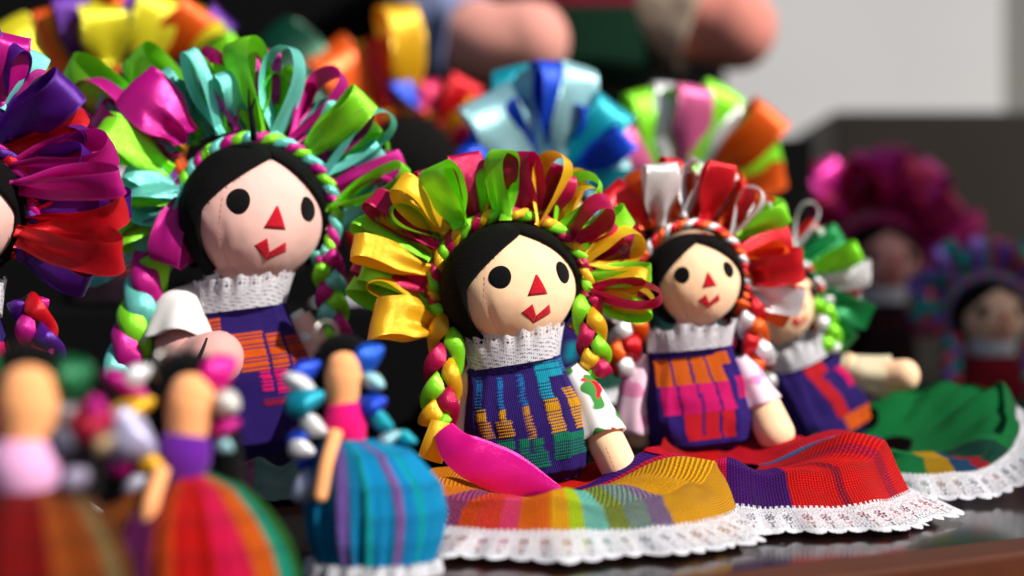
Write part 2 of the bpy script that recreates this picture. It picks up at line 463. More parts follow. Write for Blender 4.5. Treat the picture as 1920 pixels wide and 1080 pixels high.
# ------------------------------------------------------------------ the doll
def vivid(c):
    l = lin(c); m = sum(l) / 3
    return tuple(max(0.002, min(.95, (m + (v - m) * 1.12) * 1.18)) for v in l)
def stripe_at(stripes, x):
    """stripes: [(end, colour, second colour)] over 0..1"""
    for e, a, b in stripes:
        if x <= e: return a, b
    return stripes[-1][1], stripes[-1][2]

def make_skirt(root, c, r_in, r_out, z_top, z_rim, lace_w, stripes, seed, rfun=None, hi=True, mat=None, amp=.06, motif=.0115, waves=9, zbase=0., bulge=0.10, lift=None, rise=None):
    """gathered skirt spread round the sitting doll, lace sewn along its hem. c in the doll's own space"""
    rnd = random.Random(seed); ph = [rnd.uniform(0, 6.28) for _ in range(4)]
    rf = rfun or (lambda a: 1.0); lf = lift or (lambda a: 0.0); rs = rise or (lambda a: 0.0)
    def wob(a): return math.sin(waves * a + ph[0]) * .6 + math.sin((waves * 1.7 // 1) * a + ph[1]) * .4 + math.sin(3 * a + ph[2]) * .5
    def crum(a, q):
        x, y = math.sin(a) * (.3 + q) * 2.2, math.cos(a) * (.3 + q) * 2.2
        return (noise.noise(Vector((x, y, seed))) * .0045 + noise.noise(Vector((x * 2.6, y * 2.6, seed + 4))) * .0022) * sstep(q, 0, .25) * (1 - .75 * sstep(q, .75, 1.05))
    def surf(a, q):
        # q 0..1 cloth, 1..2 lace
        qq = min(q, 1.0)
        r = r_in + (r_out - r_in) * (.86 * min(qq / .55, 1.0) + .14 * max(0., (qq - .55) / .45) ** 1.5)
        z_in = z_top * .62
        z = z_in + (z_top - z_in) * sstep(qq, 0, .42) - (z_top - z_rim) * (1 - math.cos(max(0., (qq - .42) / .58) * math.pi * .5)) ** .9
        w = wob(a)
        r *= 1 + (rf(a) - 1) * sstep(qq, 0, .7)
        r *= 1 + amp * .35 * w * sstep(qq, .2, 1)
        z += z_top * amp * 1.6 * w * sstep(qq, .05, .5) * (1 - .7 * sstep(qq, .7, 1))
        z += lf(a) * math.sin(math.pi * min(1, qq * .9 + .1))
        z += crum(a, qq) + rs(a) * sstep(qq, .3, 1)
        if q > 1:
            t = q - 1
            fl = math.sin(waves * 3 * a + ph[3]) * .5 + math.sin(waves * 5 * a + ph[1]) * .35 + 1.2 * noise.noise(Vector((a * 6, seed, 0)))
            r += lace_w * t * (.84 + .12 * w) + lace_w * .13 * fl * t
            z += (.0012 + rs(a) * .8 - z) * (t ** .9) + .0042 * (fl * .5 + .5) * t * (1.2 - t)
        z = max(z, .0008)
        return Vector((c[0] + r * math.sin(a), c[1] - r * math.cos(a), zbase + z))
    na, nr = (400, 56) if hi else (120, 18)
    V, U, C1, C2 = [], [], [], []
    for j in range(nr):
        q = j / (nr - 1) * 1.58
        for i in range(na):
            a = 2 * math.pi * i / na
            p = surf(a, q)
            if q > 1: p += Vector((-.0012 * math.sin(a), .0012 * math.cos(a), -.0010 * min(1, (q - 1) * 8))); p.z = max(p.z, .0004)
            V.append(p); U.append((a * r_out * 1000, q * (r_out - r_in) * 1050))
            x = (a / (2 * math.pi) + .5) % 1.0
            k1, k2 = stripe_at(stripes, x)
            C1.append(vivid(k1)); C2.append(vivid(k2))
    sk = mesh_obj('skirt', V, grid_faces(na, nr, True), mat or SKIRT_M, root, uv=U, col=C1, col2=C2)
    if lace_w < .004: return sk
    nm = max(12, int(2 * math.pi * (r_out + lace_w) / motif))
    build_lace('lace_trim', lambda u, v: surf(u * 2 * math.pi, .965 + .035 * min(1, v * 12) if v * 12 < 1 else 1 + (v - 1 / 12) * 12 / 11) + Vector((0, 0, .0012)), nm, 24 if hi else 6, 40 if hi else 10, sk, fine=hi)
    return sk

def head_frame(c, yaw, pitch, roll):
    return Matrix.Translation(c) @ Matrix.Rotation(roll, 4, 'Y') @ Matrix.Rotation(yaw, 4, 'Z') @ Matrix.Rotation(pitch, 4, 'X')

def make_head(root, M, R, skin, seed=0, seam=True, features=True, hi=True, tall=.9):
    rx, ry, rz = R, R * .86, R * tall
    def sp(lon, lat, k=1.0):
        d = Vector((math.sin(lon) * math.cos(lat), -math.cos(lon) * math.cos(lat), math.sin(lat)))
        low = 1 - .06 * sstep(-d.z, .1, 1.0)
        return M @ Vector((d.x * rx * k * low, d.y * ry * k, d.z * rz * k))
    nlo, nla = (120, 60) if hi else (32, 20)
    V, U = [], []
    for j in range(nla):
        la = -math.pi / 2 + math.pi * j / (nla - 1)
        for i in range(nlo):
            lo = 2 * math.pi * i / nlo
            k = 1 + .016 * noise.noise(Vector((math.sin(lo) * 2.5 + seed, math.cos(lo) * 2.5, la * 2.0))) + .006 * noise.noise(Vector((math.sin(lo) * 7, math.cos(lo) * 7 + seed, la * 6))) - .022 * math.exp(-((((lo + math.pi) % (2 * math.pi) - math.pi) + .80) * 16) ** 2) * sstep(.3 - la, 0, 1)
            V.append(sp(lo, la, k)); U.append((lo * R * 1000, la * R * 1000))
    head = mesh_obj('head', V, grid_faces(nlo, nla, True), cotton(skin), root, uv=U)
    # hair: two panels of black felt parted in the middle
    top = math.radians(54)
    def w(la):
        if la >= top: return 0.012
        return math.radians(64) * ((top - la) / top) ** .78 if la > 0 else math.radians(64 + 8 * sstep(-la, 0, .7))
    V, U = [], []; rows, cols = 34, 56
    for j in range(rows):
        la = math.radians(89.5) + (math.radians(-52) - math.radians(89.5)) * j / (rows - 1)
        for i in range(cols):
            t = i / (cols - 1); lo = w(la) + (2 * math.pi - 2 * w(la)) * t
            part = 1 - .03 * math.exp(-((min(t, 1 - t)) * 26) ** 2)
            k = (1.052 + .012 * noise.noise(Vector((math.sin(lo) * 4 + seed, math.cos(lo) * 4, la * 4)))) * part
            V.append(sp(lo, la, k)); U.append((lo, la))
    hair = mesh_obj('hair', V, grid_faces(cols, rows), YARN, root, uv=U); solid(hair, R * .05)
    if hi:
        rf = random.Random(seed + 5); V, F = [], []
        for k in range(260):
            la = math.radians(rf.uniform(-45, 56)); sg = rf.choice((-1, 1)); lo = sg * (w(la) + .01)
            p = sp(lo, la, 1.05); q = sp(lo - sg * rf.uniform(.0, .06), la + rf.uniform(-.07, .05), rf.uniform(1.03, 1.09)); m_ = (p + q) / 2 + Vector((rf.uniform(-1, 1), -.6, rf.uniform(-1, 1))) * R * .012
            t_ = Vector((0, 0, 1)).cross(q - p).normalized() * R * .004
            b = len(V); V += [p - t_, p + t_, m_ + t_ * .7, m_ - t_ * .7, q]; F += [(b, b + 1, b + 2, b + 3), (b + 3, b + 2, b + 4)]
        mesh_obj('stray_hair', V, F, HAIR, hair)
    if features:
        def patch(name, quads, mat, k=1.007):
            V, F = [], []
            for (p0, p1, p2, p3) in quads:
                b = len(V); m = 7
                for j in range(m):
                    for i in range(m):
                        s, t = i / (m - 1), j / (m - 1)
                        a = (p0[0] * (1 - s) + p1[0] * s) * (1 - t) + (p3[0] * (1 - s) + p2[0] * s) * t
                        c = (p0[1] * (1 - s) + p1[1] * s) * (1 - t) + (p3[1] * (1 - s) + p2[1] * s) * t
                        V.append(sp(a, c, k))
                F += [tuple(b + q for q in f) for f in grid_faces(m, m)]
            o = mesh_obj(name, V, F, mat, head); solid(o, R * .008, 0)
        for sx in (-1, 1):
            V, F = [sp(sx * .56, .15, 1.016)], []; n = 26
            for rr in (.5, .92, 1.0):
                for i in range(n):
                    a = 2 * math.pi * i / n; q = .176 * rr * (1 + .02 * math.sin(3 * a + sx))
                    V.append(sp(sx * .56 + q * math.cos(a), .15 + q * 1.08 * math.sin(a), 1.014 if rr < 1 else 1.004))
            F += [(0, 1 + i, 1 + (i + 1) % n) for i in range(n)]
            for g in range(2):
                F += [(1 + g * n + i, 1 + (g + 1) * n + i, 1 + (g + 1) * n + (i + 1) % n, 1 + g * n + (i + 1) % n) for i in range(n)]
            mesh_obj('eye', V, F, EYE_M, head)
        patch('nose', [((-.17, -.20), (.16, -.19), (.012, .13), (-.012, .13))], RED_M)
        patch('mouth', [((-.29, -.47), (-.10, -.34), (-.02, -.55), (-.05, -.69)), ((-.02, -.55), (.21, -.37), (.28, -.52), (-.05, -.69))], RED_M)
    if seam:
        V, F = [], []; n = 13
        for k in range(n):
            la0 = .18 - k * 1.05 / n; la1 = la0 - .052; lo = -.80 - .05 * k / n
            for (la, lo2) in ((la0, lo), (la1, lo + .006)):
                for dx in (-.006, .006): V.append(sp(lo2 + dx, la, 1.006))
            b = len(V) - 4; F.append((b, b + 1, b + 3, b + 2))
        mesh_obj('cheek_seam', V, F, THREAD, head)
    return head, hair

def make_tunic(root, seat, neck, w0, wm, w1, depth, yaw, pattern, seed, hi=True, sleeves_col=None):
    seat, neck = Vector(seat), Vector(neck); ax = (neck - seat); H = ax.length; ax.normalize()
    side = Vector((math.cos(yaw), math.sin(yaw), 0)); side = (side - ax * side.dot(ax)).normalized(); fr = ax.cross(side) * -1
    if fr.y > 0: fr = -fr
    nf, nb, rows = (170, 24, 130) if hi else (60, 14, 48)
    V, U, C = [], [], []
    us = [(-1 + 2 * i / (nf - 1)) * 90 for i in range(nf)] + [90 + 180 * (i + 1) / (nb + 1) for i in range(nb)]
    n = len(us)
    for j in range(rows):
        v = j / (rows - 1)
        w = w0 + (wm - w0) * sstep(v, 0, .35) + (w1 - wm) * sstep(v, .45, 1)
        dp = depth * (.80 + .35 * math.sin(math.pi * min(1, v * .8 + .2)) ) * (1 - .25 * sstep(v, .6, 1))
        end = 1 - .35 * (1 - sstep(v, 0, .10)) - .25 * sstep(v, .94, 1)
        for i, d in enumerate(us):
            a = math.radians(d)
            sx = math.copysign(abs(math.sin(a)) ** .72, math.sin(a)); sy = math.copysign(abs(math.cos(a)) ** .72, math.cos(a))
            p = seat + ax * (H * v) + side * (w * sx * (.5 + .5 * end)) + fr * (dp * sy * end)
            p += fr * (noise.noise(Vector((d * .03, v * 5, seed))) * .0024 + noise.noise(Vector((d * .075, v * 3, seed + 5))) * .0012) + side * (noise.noise(Vector((v * 6, seed, d * .01))) * .0012)
            u = sx if abs(d) <= 90 else (2.0)
            cc = pattern(u, v)
            if hi and cc != NAVY: p += fr * .0006
            V.append(p)
            U.append((sx * w * 1000 + (0 if abs(d) <= 90 else 50), v * H * 1000))
            C.append(lin(cc))
    F = grid_faces(n, rows, True); F.append(tuple(range(n))[::-1]); F.append(tuple((rows - 1) * n + i for i in range(n)))
    return mesh_obj('tunic', V, F, TUNIC_M, root, uv=U, col=C), side, fr, ax

def make_collar(tunic, base, top, r0, r1, dp, side, seed, hi=True):
    base, top = Vector(base), Vector(top); rnd = random.Random(seed); ph = rnd.uniform(0, 6)
    fr = Vector((side.y, -side.x, 0)).normalized()
    def surf(u, v):
        a = 2 * math.pi * u; v2 = 1 - v * 1.0
        # v=0 sewn lower edge, v=1 free upper edge
        r = r0 + (r1 - r0) * v; fl = math.sin(a * 13 + ph) * .014 * (.3 + v) + math.sin(a * 5 + ph) * .03 * v + .05 * v * v * math.sin(a * 19 + ph * 2)
        return base + (top - base) * v + side * (r * (1 + fl) * math.sin(a)) + fr * (r * dp * (1 + fl) * math.cos(a)) + Vector((0, 0, (.0012 * math.sin(a * 9 + ph) + .0016 * math.sin(a * 4 + 2 * ph)) * v))
    def hole(u, v, fine):
        f = u - math.floor(u) - .5
        if v > .955 + .035 * math.cos(f * 6.283): return True
        if .62 < v < .86 and abs(f) < .34:
            return math.cos(f * 6.283 * 3) + math.cos((v - .74) * 6.283 * 7) > .35
        return math.cos(u * 6.283 * 6) + math.cos(v * 6.283 * 9 + u * 5) > (1.22 if v < .55 else 1.45)
    per, rows = (16, 30) if hi else (6, 8)
    return build_lace('lace_collar', surf, 22, per, rows, tunic, fine=hi, hole=hole)

NAVY = (48, 26, 110); NAVY_D = (38, 22, 92)
CYAN = (22, 168, 196); YEL = (226, 160, 22); GRN = (14, 122, 88); ORG = (236, 96, 22); MAG = (236, 18, 112); REDW = (204, 26, 40)

def pat_rects(rects, ground=NAVY):
    """rects in photo-zoom pixels: (x0, x1, y0, y1, colour, dash pitch, slant)"""
    def f(bx0, bx1, by0, by1):
        def g(u, v):
            if u > 1.5: return ground
            x = (bx0 + bx1) / 2 + u * (bx1 - bx0) / 2; y = by1 - v * (by1 - by0)
            col = ground
            for (x0, x1, y0, y1, c, dash, sl) in rects:
                xx = x - sl * (y - y0); yy = y
                jag = 3 * math.sin(yy * .9) if dash else 0
                if x0 + jag <= xx <= x1 + jag and y0 <= yy <= y1:
                    if dash and (yy / dash) % 1 > .74: continue
                    col = c
            return col
        return g
    return f
PAT_B = pat_rects([
    (585, 612, 222, 345, (20, 110, 180), 13, 0), (688, 714, 235, 360, (24, 120, 196), 13, 0), (790, 816, 235, 360, (24, 120, 196), 13, 0),
    (590, 630, 352, 400, YEL, 13, .1), (600, 650, 400, 470, (196, 130, 30), 13, .15), (690, 716, 360, 410, YEL, 13, 0), (676, 740, 410, 478, YEL, 13, 0), (792, 818, 362, 495, (210, 140, 40), 13, .1),
    (665, 735, 485, 530, GRN, 13, 0), (755, 800, 492, 560, GRN, 13, 0), (810, 850, 500, 560, GRN, 13, .1), (770, 870, 560, 622, GRN, 13, .1),
    (885, 1018, 200, 262, CYAN, 26, 0), (885, 1018, 200, 262, CYAN, 13, 0), (885, 942, 262, 346, CYAN, 13, 0), (888, 950, 346, 492, YEL, 13, .03), (892, 960, 492, 600, GRN, 13, .05),
    (930, 1060, 500, 592, GRN, 13, 0), (990, 1040, 315, 492, YEL, 13, .05), (1018, 1060, 195, 250, (16, 130, 180), 13, 0)], NAVY)(540, 1052, 160, 700)
PAT_A = pat_rects([
    (800, 900, 400, 478, ORG, 14, .2), (940, 1128, 468, 560, ORG, 14, 0), (1000, 1128, 560, 640, ORG, 14, 0), (1145, 1225, 490, 640, ORG, 14, 0), (1240, 1330, 510, 650, (196, 66, 22), 14, 0),
    (1080, 1128, 640, 730, MAG, 14, 0), (1145, 1215, 640, 745, MAG, 14, 0), (1240, 1300, 650, 740, (160, 20, 60), 14, 0), (1080, 1190, 760, 800, (150, 20, 60), 14, 0), (800, 850, 560, 700, (130, 20, 90), 14, 0)], NAVY)(770, 1330, 340, 1000)
def cols_c(y0, y1, c, xs=((242, 318), (330, 412), (426, 500), (512, 580))):
    return [(a, b, y0, y1, c, 0, .18) for a, b in xs]
PAT_C = pat_rects(cols_c(140, 248, (224, 98, 22)) + [(a + 19, b + 19, 248, 368, (230, 24, 120), 0, .12) for a, b in ((256, 330), (340, 420), (432, 506), (518, 580))]
    + [(a, b, 368, 482, (214, 28, 46), 0, .06) for a, b in ((372, 450), (462, 526), (540, 596))] + [(565, 640, 130, 182, (224, 98, 22), 0, 0), (640, 690, 235, 330, (200, 24, 110), 0, 0)], (52, 28, 122))(228, 700, 88, 545)
PAT_D = pat_rects([(940, 1060, 185, 235, REDW, 0, 0), (950, 1010, 235, 420, REDW, 0, .2), (1010, 1180, 420, 490, ORG, 0, 0), (1090, 1160, 240, 330, MAG, 0, .1)], NAVY)(820, 1200, 140, 520)
def pat_plain(a, b, n=6):
    def g(u, v):
        if u > 1.5: return a
        return b if int((v * n)) % 3 == 1 and int((u + 1) * 5) % 2 else a
    return g

def doll(name, label, D, head, R, seat, neck, skin, pal, loops, yaw=20, roll=0, pitch=0, pattern=None, tw=None, skirt=None, arms=(), braids=(), group='cloth dolls set out on the stall',
         zbase=0., hi=True, band=(-35, 215), band_r=1.10, collar=True, features=True, seam=False, wraps=17, tun_yaw=None, lean=0., band_c=None, ldy=0.012, tall=.9, band_z=.98):
    """one sitting ribbon doll. head, seat, neck: photo pixels at distance D; R: head half-width in metres"""
    s = P(*seat, D); root = empty(name, (s.x, D, zbase), label, 'doll', group)
    o0 = Vector((s.x, D, zbase))
    loc = lambda x, y, dy=0.: P(x, y, D + dy) - o0
    H = loc(*head); M = head_frame(H, math.radians(yaw), math.radians(pitch), math.radians(roll))
    hd, hair = make_head(root, M, R, skin, seed=len(name) + int(D * 100), seam=seam, features=features, hi=hi, tall=tall)
    # braided band over the crown and its loops
    bc = loc(*(band_c or head)) + Vector((0, .10 * R, 0))
    pts = []
    for k in range(25):
        a = math.radians(band[0] + (band[1] - band[0]) * k / 24)
        pts.append(bc + Vector((math.cos(a) * R * band_r * .985, .10 * R * abs(math.cos(a)), math.sin(a) * R * band_r * band_z)))
    hb = tube('headdress', pts, [R * .085] * 25, HAIR, root, n=8, steps=2)
    bp = []
    for k in range(17):
        a0 = math.radians(band[0] + (band[1] - band[0]) * k / 16)
        bp.append(bc + Vector((math.cos(a0) * R * (band_r + .03), -.06 * R + .10 * R * abs(math.cos(a0)), math.sin(a0) * R * band_z * (band_r + .03))))
    plait(hb, bp, R * .21, pal[:3], R * .5, seed=int(D * 50), n=12 if hi else 8, rope=True)
    rl = random.Random(int(D * 991)); more = []
    for p, q in zip(loops[:-1], loops[1:]):
        if abs(p[2] - q[2]) + abs(p[3] - q[3]) > 200: continue
        for g, fr_ in enumerate((.36, .68) if hi else (.5,)):
            m_ = [p[i] + (q[i] - p[i]) * fr_ for i in range(4)]; f = rl.uniform(.70, .97)
            cc = [c for c in range(3) if c not in (p[5], q[5])] or [0, 1, 2]
            more.append((m_[0], m_[1], m_[0] + (m_[2] - m_[0]) * f, m_[1] + (m_[3] - m_[1]) * f, .82 * (p[4] + q[4]) / 2, cc[g % len(cc)] if g == 0 else rl.choice((p[5], q[5])), rl.choice((-58, -38, -15, 20, 40, 60)), rl.uniform(.30, .50), {'dr': .010 + .008 * g + rl.uniform(0, .008)}))
    loops = list(loops) + more
    for k, lp in enumerate(loops):
        (rx, rz, tx, tz, w, ci, tw_, op) = lp[:8]; ex = lp[8] if len(lp) > 8 else {}
        dy0 = ex.get('dy', ldy * math.sin(k * 2.3)); dr = ex.get('dr', 0.006)
        ribbon_loop(loc(rx, rz, dr), loc(tx, tz, dr + dy0), w * (.80 if hi else .88) * D / F_PX, op, tw_, satin(pal[ci]), hb, bend=ex.get('bend', .06 * math.sin(k * 1.7)), dtw=ex.get('dtw', 18 * math.sin(k * 3.1)),
                    sag=ex.get('sag', 0), w0=ex.get('w0', .55), seed=k + int(D * 1000), nt=52 if hi else 30, nv=9 if hi else 5)
    tun = None
    if pattern:
        ws = tw or (.80 * R, .92 * R, .66 * R, .55 * R)
        tun, side, fr, ax = make_tunic(root, loc(*seat), loc(*neck), ws[0], ws[1], ws[2], ws[3], math.radians(tun_yaw if tun_yaw is not None else yaw * .5), pattern, seed=D, hi=hi)
        if collar:
            nk = loc(*neck); up = (H - nk).normalized()
            make_collar(tun, nk - ax * (.10 * R), nk + up * (.42 * R), ws[2] * .99, ws[2] * 1.08, .80, side, int(D * 77), hi=hi)
    for A in arms:
        pp = [loc(*q) for q in A['pts']]; r = A['r'] * D / F_PX
        o = tube('arm', pp, [r * .9] + [r] * (len(pp) - 1), cotton(A.get('skin', skin)), root, seed=3)
        if A.get('sleeve'):
            k = A['sleeve']; sp = [loc(*q) for q in k['pts']]; rr = [q * D / F_PX for q in k['r']]
            so = tube('sleeve', sp, rr, k['mat'], o, round_end=False, open_end=True, ruffle=.10, seed=5, n=36); solid(so, .0008)
    for B in braids:
        bo = braid(root, [loc(*q) for q in B['pts']], B['w'] * D / F_PX, [pal[i] if isinstance(i, int) else i for i in B['pal']], B['n'], seed=B.get('seed', 0), rope=B.get('rope', False))
        for T in B.get('tails', ()):
            ribbon_strip('ribbon_tail', [loc(*q) for q in T['pts']], [q * D / F_PX for q in T['w']], satin(T['c']), bo, bow=T.get('bow', .1), twist=T.get('twist', (0, 0)))
    if skirt: make_skirt(root, zbase=0., hi=skirt.pop('hi', hi), **skirt)
    return root, loc, hb

def ang_fun(pairs):
    """periodic linear interpolation of (degrees, value); 0 faces the camera, 90 to the right"""
    pr = sorted(pairs)
    def f(a):
        d = math.degrees(a) % 360
        for i in range(len(pr)):
            a0, v0 = pr[i]; a1, v1 = pr[(i + 1) % len(pr)]
            if i == len(pr) - 1: a1 += 360
            dd = d if d >= pr[0][0] else d + 360
            if a0 <= dd <= a1: return v0 + (v1 - v0) * sstep((dd - a0) / (a1 - a0))
        return 1.
    return f

# ------------------------------------------------------------------ the stall
TOP_M = plain('dark_lacquer', (24, 13, 11), .14, 0., .18, 30, .3)
WOOD_M = plain('red_wood', (74, 33, 14), .5, 0., .2, 25, .35, .0008)
E0, E1 = Vector((.107, .612, 0)), Vector((.262, .700, 0)); ed = (E1 - E0).normalized(); bk = Vector((-ed.y, ed.x, 0))
table = empty('display_table', (.3, 1.1, -.76), 'dark polished table with red wood edging under the dolls', 'table')
tb = Vector((.3, 1.1, -.76))
def slab(name, a0, a1, b0, b1, z0, z1, mat, parent, off, bev=.003):
    V = []
    for z in (z0, z1):
        for a, b in ((a0, b0), (a1, b0), (a1, b1), (a0, b1)): V.append(E0 + ed * a + bk * b + Vector((0, 0, z)) - off)
    o = mesh_obj(name, V, [(3, 2, 1, 0), (4, 5, 6, 7), (0, 1, 5, 4), (1, 2, 6, 5), (2, 3, 7, 6), (3, 0, 4, 7)], mat, parent, smooth=False)
    if bev:
        m = o.modifiers.new('bevel', 'BEVEL'); m.width = bev; m.segments = 3
    return o
slab('table_top', -.75, 1.6, .014, 1.5, -.03, 0, TOP_M, table, tb, 0)
slab('wood_edge', -.75, 1.6, -.016, .0138, -.05, .002, WOOD_M, table, tb)
for a in (-.7, 1.5):
    for b in (.06, 1.42): slab('table_leg', a, a + .05, b, b + .05, -.76, -.031, WOOD_M, table, tb)
gnd = mesh_obj('ground', [(-8, -3, -.76), (8, -3, -.76), (8, 8, -.76), (-8, 8, -.76)], [(0, 1, 2, 3)], plain('stone_floor', (96, 90, 84), .8, 0, .3, 3, .3), smooth=False); gnd['kind'] = 'structure'

def box(name, x0, x1, y0, y1, z0, z1, mat, parent=None, bev=.004):
    V = [(x, y, z) for z in (z0, z1) for x, y in ((x0, y0), (x1, y0), (x1, y1), (x0, y1))]
    o = mesh_obj(name, V, [(3, 2, 1, 0), (4, 5, 6, 7), (0, 1, 5, 4), (1, 2, 6, 5), (2, 3, 7, 6), (3, 0, 4, 7)], mat, parent, smooth=False)
    m = o.modifiers.new('bevel', 'BEVEL'); m.width = bev; m.segments = 3
    return o

# ------------------------------------------------------------------ colours
LIME = (146, 246, 40); AQUA = (122, 224, 212); MAGENTA = (206, 18, 142); CRIMSON = (194, 10, 82); YELLOW = (250, 190, 30)
ORANGE = (248, 98, 16); WHITE = (238, 236, 240); RED = (222, 16, 34); GREEN = (8, 136, 70); PURPLE = (84, 20, 140); TEAL = (8, 170, 190); BLUE = (14, 72, 214); PALE = (168, 222, 230)
PINK = (240, 110, 170); HOT = (255, 18, 158); FUCHSIA = (160, 8, 104); LEMON = (240, 226, 40); CORAL = (236, 70, 60)
SKIN_P = (232, 184, 174); SKIN_B = (250, 206, 166)
WHITE_COTTON = cotton((226, 222, 220))
FLORAL = print_cotton('floral_print', (236, 234, 232), [((60, 130, 60), .60), ((196, 24, 44), .64)], 70)
PINK_PRINT = print_cotton('pink_print', (240, 202, 222), [((228, 140, 186), .56)], 60)
BEIGE = cotton((206, 190, 160))

# ------------------------------------------------------------------ centre doll
def bx(px): return px
stripesB = [(.06, (90, 30, 110), (200, 120, 60)), (.33, (220, 130, 20), (226, 150, 24)), (.395, (200, 110, 30), (220, 130, 40)), (.42, (92, 30, 116), (214, 110, 60)), (.437, (200, 44, 30), (240, 130, 30)), (.456, (206, 26, 60), (240, 110, 40)), (.472, (236, 46, 110), (246, 120, 120)), (.496, (244, 104, 24), (246, 124, 28)),
            (.510, (244, 156, 26), (246, 170, 30)), (.524, (170, 206, 40), (206, 210, 50)), (.543, (20, 186, 196), (200, 206, 100)), (.562, (16, 96, 56), (214, 200, 70)), (.58, (18, 104, 140), (206, 196, 100)), (.60, (60, 34, 140), (210, 180, 130)),
            (.73, (232, 156, 16), (240, 176, 34)), (.78, (204, 20, 76), (220, 44, 90)), (.86, (60, 24, 110), (80, 34, 130)), (1, (206, 26, 40), (220, 60, 40))]
loopsB = [
    (815, 590, 657, 530, 62, 1, 50, .30, {'dy': .012}), (803, 540, 664, 494, 70, 2, 66, .32), (806, 505, 661, 460, 64, 0, 60, .32), (808, 488, 672, 406, 66, 1, 38, .26),
    (820, 462, 690, 374, 68, 2, 50, .30), (838, 436, 738, 345, 68, 0, 42, .36), (870, 424, 818, 308, 80, 1, -48, .46, {'dr': .0, 'dy': -.004}), (898, 418, 873, 286, 78, 2, 74, .32, {'dtw': 8, 'dr': .010}),
    (918, 414, 926, 330, 50, 0, 50, .3, {'dr': .012}), (938, 412, 942, 280, 72, 1, -38, .40, {'dr': .0, 'dy': -.004}), (988, 414, 978, 283, 84, 2, -58, .44, {'dr': .009}), (1006, 424, 1052, 290, 66, 0, 28, .52, {'dtw': 30, 'dr': .002}),
    (1034, 440, 1108, 328, 60, 1, 18, .56), (1062, 456, 1146, 382, 70, 2, -34, .48), (1086, 492, 1202, 452, 70, 0, -26, .52), (1092, 522, 1222, 508, 48, 1, 58, .26),
    (1090, 545, 1240, 548, 48, 2, 24, .34), (1098, 560, 1218, 590, 48, 1, -34, .30), (822, 616, 700, 576, 100, 0, 72, .50, {'dr': -.006, 'dy': -.016, 'w0': .5, 'sag': .12, 'dtw': 36}),
    (830, 450, 720, 372, 60, 1, 60, .3, {'dr': .016}), (852, 430, 790, 320, 60, 2, 60, .3, {'dr': .018}), (808, 560, 680, 500, 60, 1, 60, .3, {'dr': .014}), (1080, 480, 1180, 400, 56, 1, 60, .3, {'dr': .016}), (1086, 530, 1190, 560, 50, 0, 60, .3, {'dr': .014})]
B, locB, hbB = doll('ribbon_doll', 'cloth doll with yellow, lime and crimson ribbon loops and blue-banded purple tunic', .806, (958, 541), .0376, (1000, 905), (962, 668), SKIN_B, [YELLOW, LIME, CRIMSON], loopsB,
    yaw=27, roll=-5, pitch=-3, tall=.90, band_r=1.14, band_z=.96, pattern=PAT_B, tw=(.0315, .0345, .0265, .023), tun_yaw=3, seam=True,
    skirt=dict(c=(.008, -.042), r_in=.018, r_out=.099, z_top=.0265, z_rim=.0105, lace_w=.030, stripes=stripesB, seed=4, rfun=ang_fun([(0, 1.0), (60, 1.02), (100, .98), (180, .55), (250, .8), (300, 1.0)]), lift=ang_fun([(0, -.001), (28, .000), (58, .007), (90, .007), (180, .0), (320, -.001)])),
    arms=[dict(pts=[(1112, 780), (1128, 812, -.004), (1148, 850, -.01), (1162, 880, -.014)], r=35, sleeve=dict(pts=[(1066, 690), (1100, 750), (1128, 822, -.008)], r=[20, 36, 46], mat=FLORAL)),
          dict(pts=[(880, 700), (862, 770), (880, 850)], r=28, sleeve=dict(pts=[(892, 690), (868, 750), (868, 810)], r=[16, 26, 30], mat=FLORAL))],
    braids=[dict(pts=[(842, 575, -.004), (838, 640, -.012), (830, 715, -.02), (822, 800, -.024)], w=68, pal=[1, 2, 0], n=11, seed=1,
                 tails=[dict(pts=[(832, 806, -.034), (858, 842, -.042), (905, 868, -.046), (970, 894, -.05), (1066, 926, -.06)], w=[40, 66, 80, 72, 3], c=HOT, bow=.12),
                        dict(pts=[(826, 790, -.03), (816, 830, -.032), (806, 862, -.03)], w=[34, 44, 46], c=YELLOW)]),
            dict(pts=[(1098, 560, .004), (1104, 600, .0), (1112, 650, 0), (1118, 705, .002)], w=58, pal=[1, 0, 2], n=6, seed=2)])

# ------------------------------------------------------------------ large pink-faced doll
loopsA = [
    (332, 296, 128, 122, 86, 0, -60, .32, {'dr': .022}), (326, 288, 172, 186, 84, 1, -50, .34, {'dr': .012}), (322, 322, 186, 236, 92, 0, 58, .36), (372, 264, 262, 92, 92, 0, -62, .34, {'dr': .03}),
    (352, 258, 246, 160, 130, 2, 84, .40, {'dr': .0, 'dtw': 10, 'w0': .5}), (412, 252, 345, 96, 50, 1, 30, .22), (446, 248, 390, 96, 60, 2, -25, .34), (488, 250, 458, 72, 90, 0, -50, .36),
    (515, 256, 532, 86, 66, 1, 14, .46), (545, 268, 634, 134, 62, 2, 22, .44), (572, 296, 692, 186, 76, 0, 62, .30), (600, 328, 734, 216, 66, 1, -24, .40), (612, 360, 752, 290, 56, 2, 66, .24),
    (614, 394, 762, 314, 50, 0, 22, .26), (618, 440, 716, 366, 56, 1, 50, .30), (340, 360, 236, 330, 74, 1, 60, .5, {'sag': -.1, 'dr': .002}), (352, 366, 296, 490, 84, 2, 74, .34, {'dr': -.01, 'dtw': 12, 'bend': -.1}),
    (348, 352, 250, 412, 62, 1, 30, .62, {'dr': -.014, 'bend': .16}), (340, 380, 150, 372, 26, 0, 60, .12, {'dr': .004}), (336, 396, 214, 462, 60, 0, 60, .3, {'dr': .006}), (340, 400, 168, 534, 40, 1, 40, .16, {'dr': .004}), (420, 250, 420, 120, 56, 0, 60, .3, {'dr': .024})]
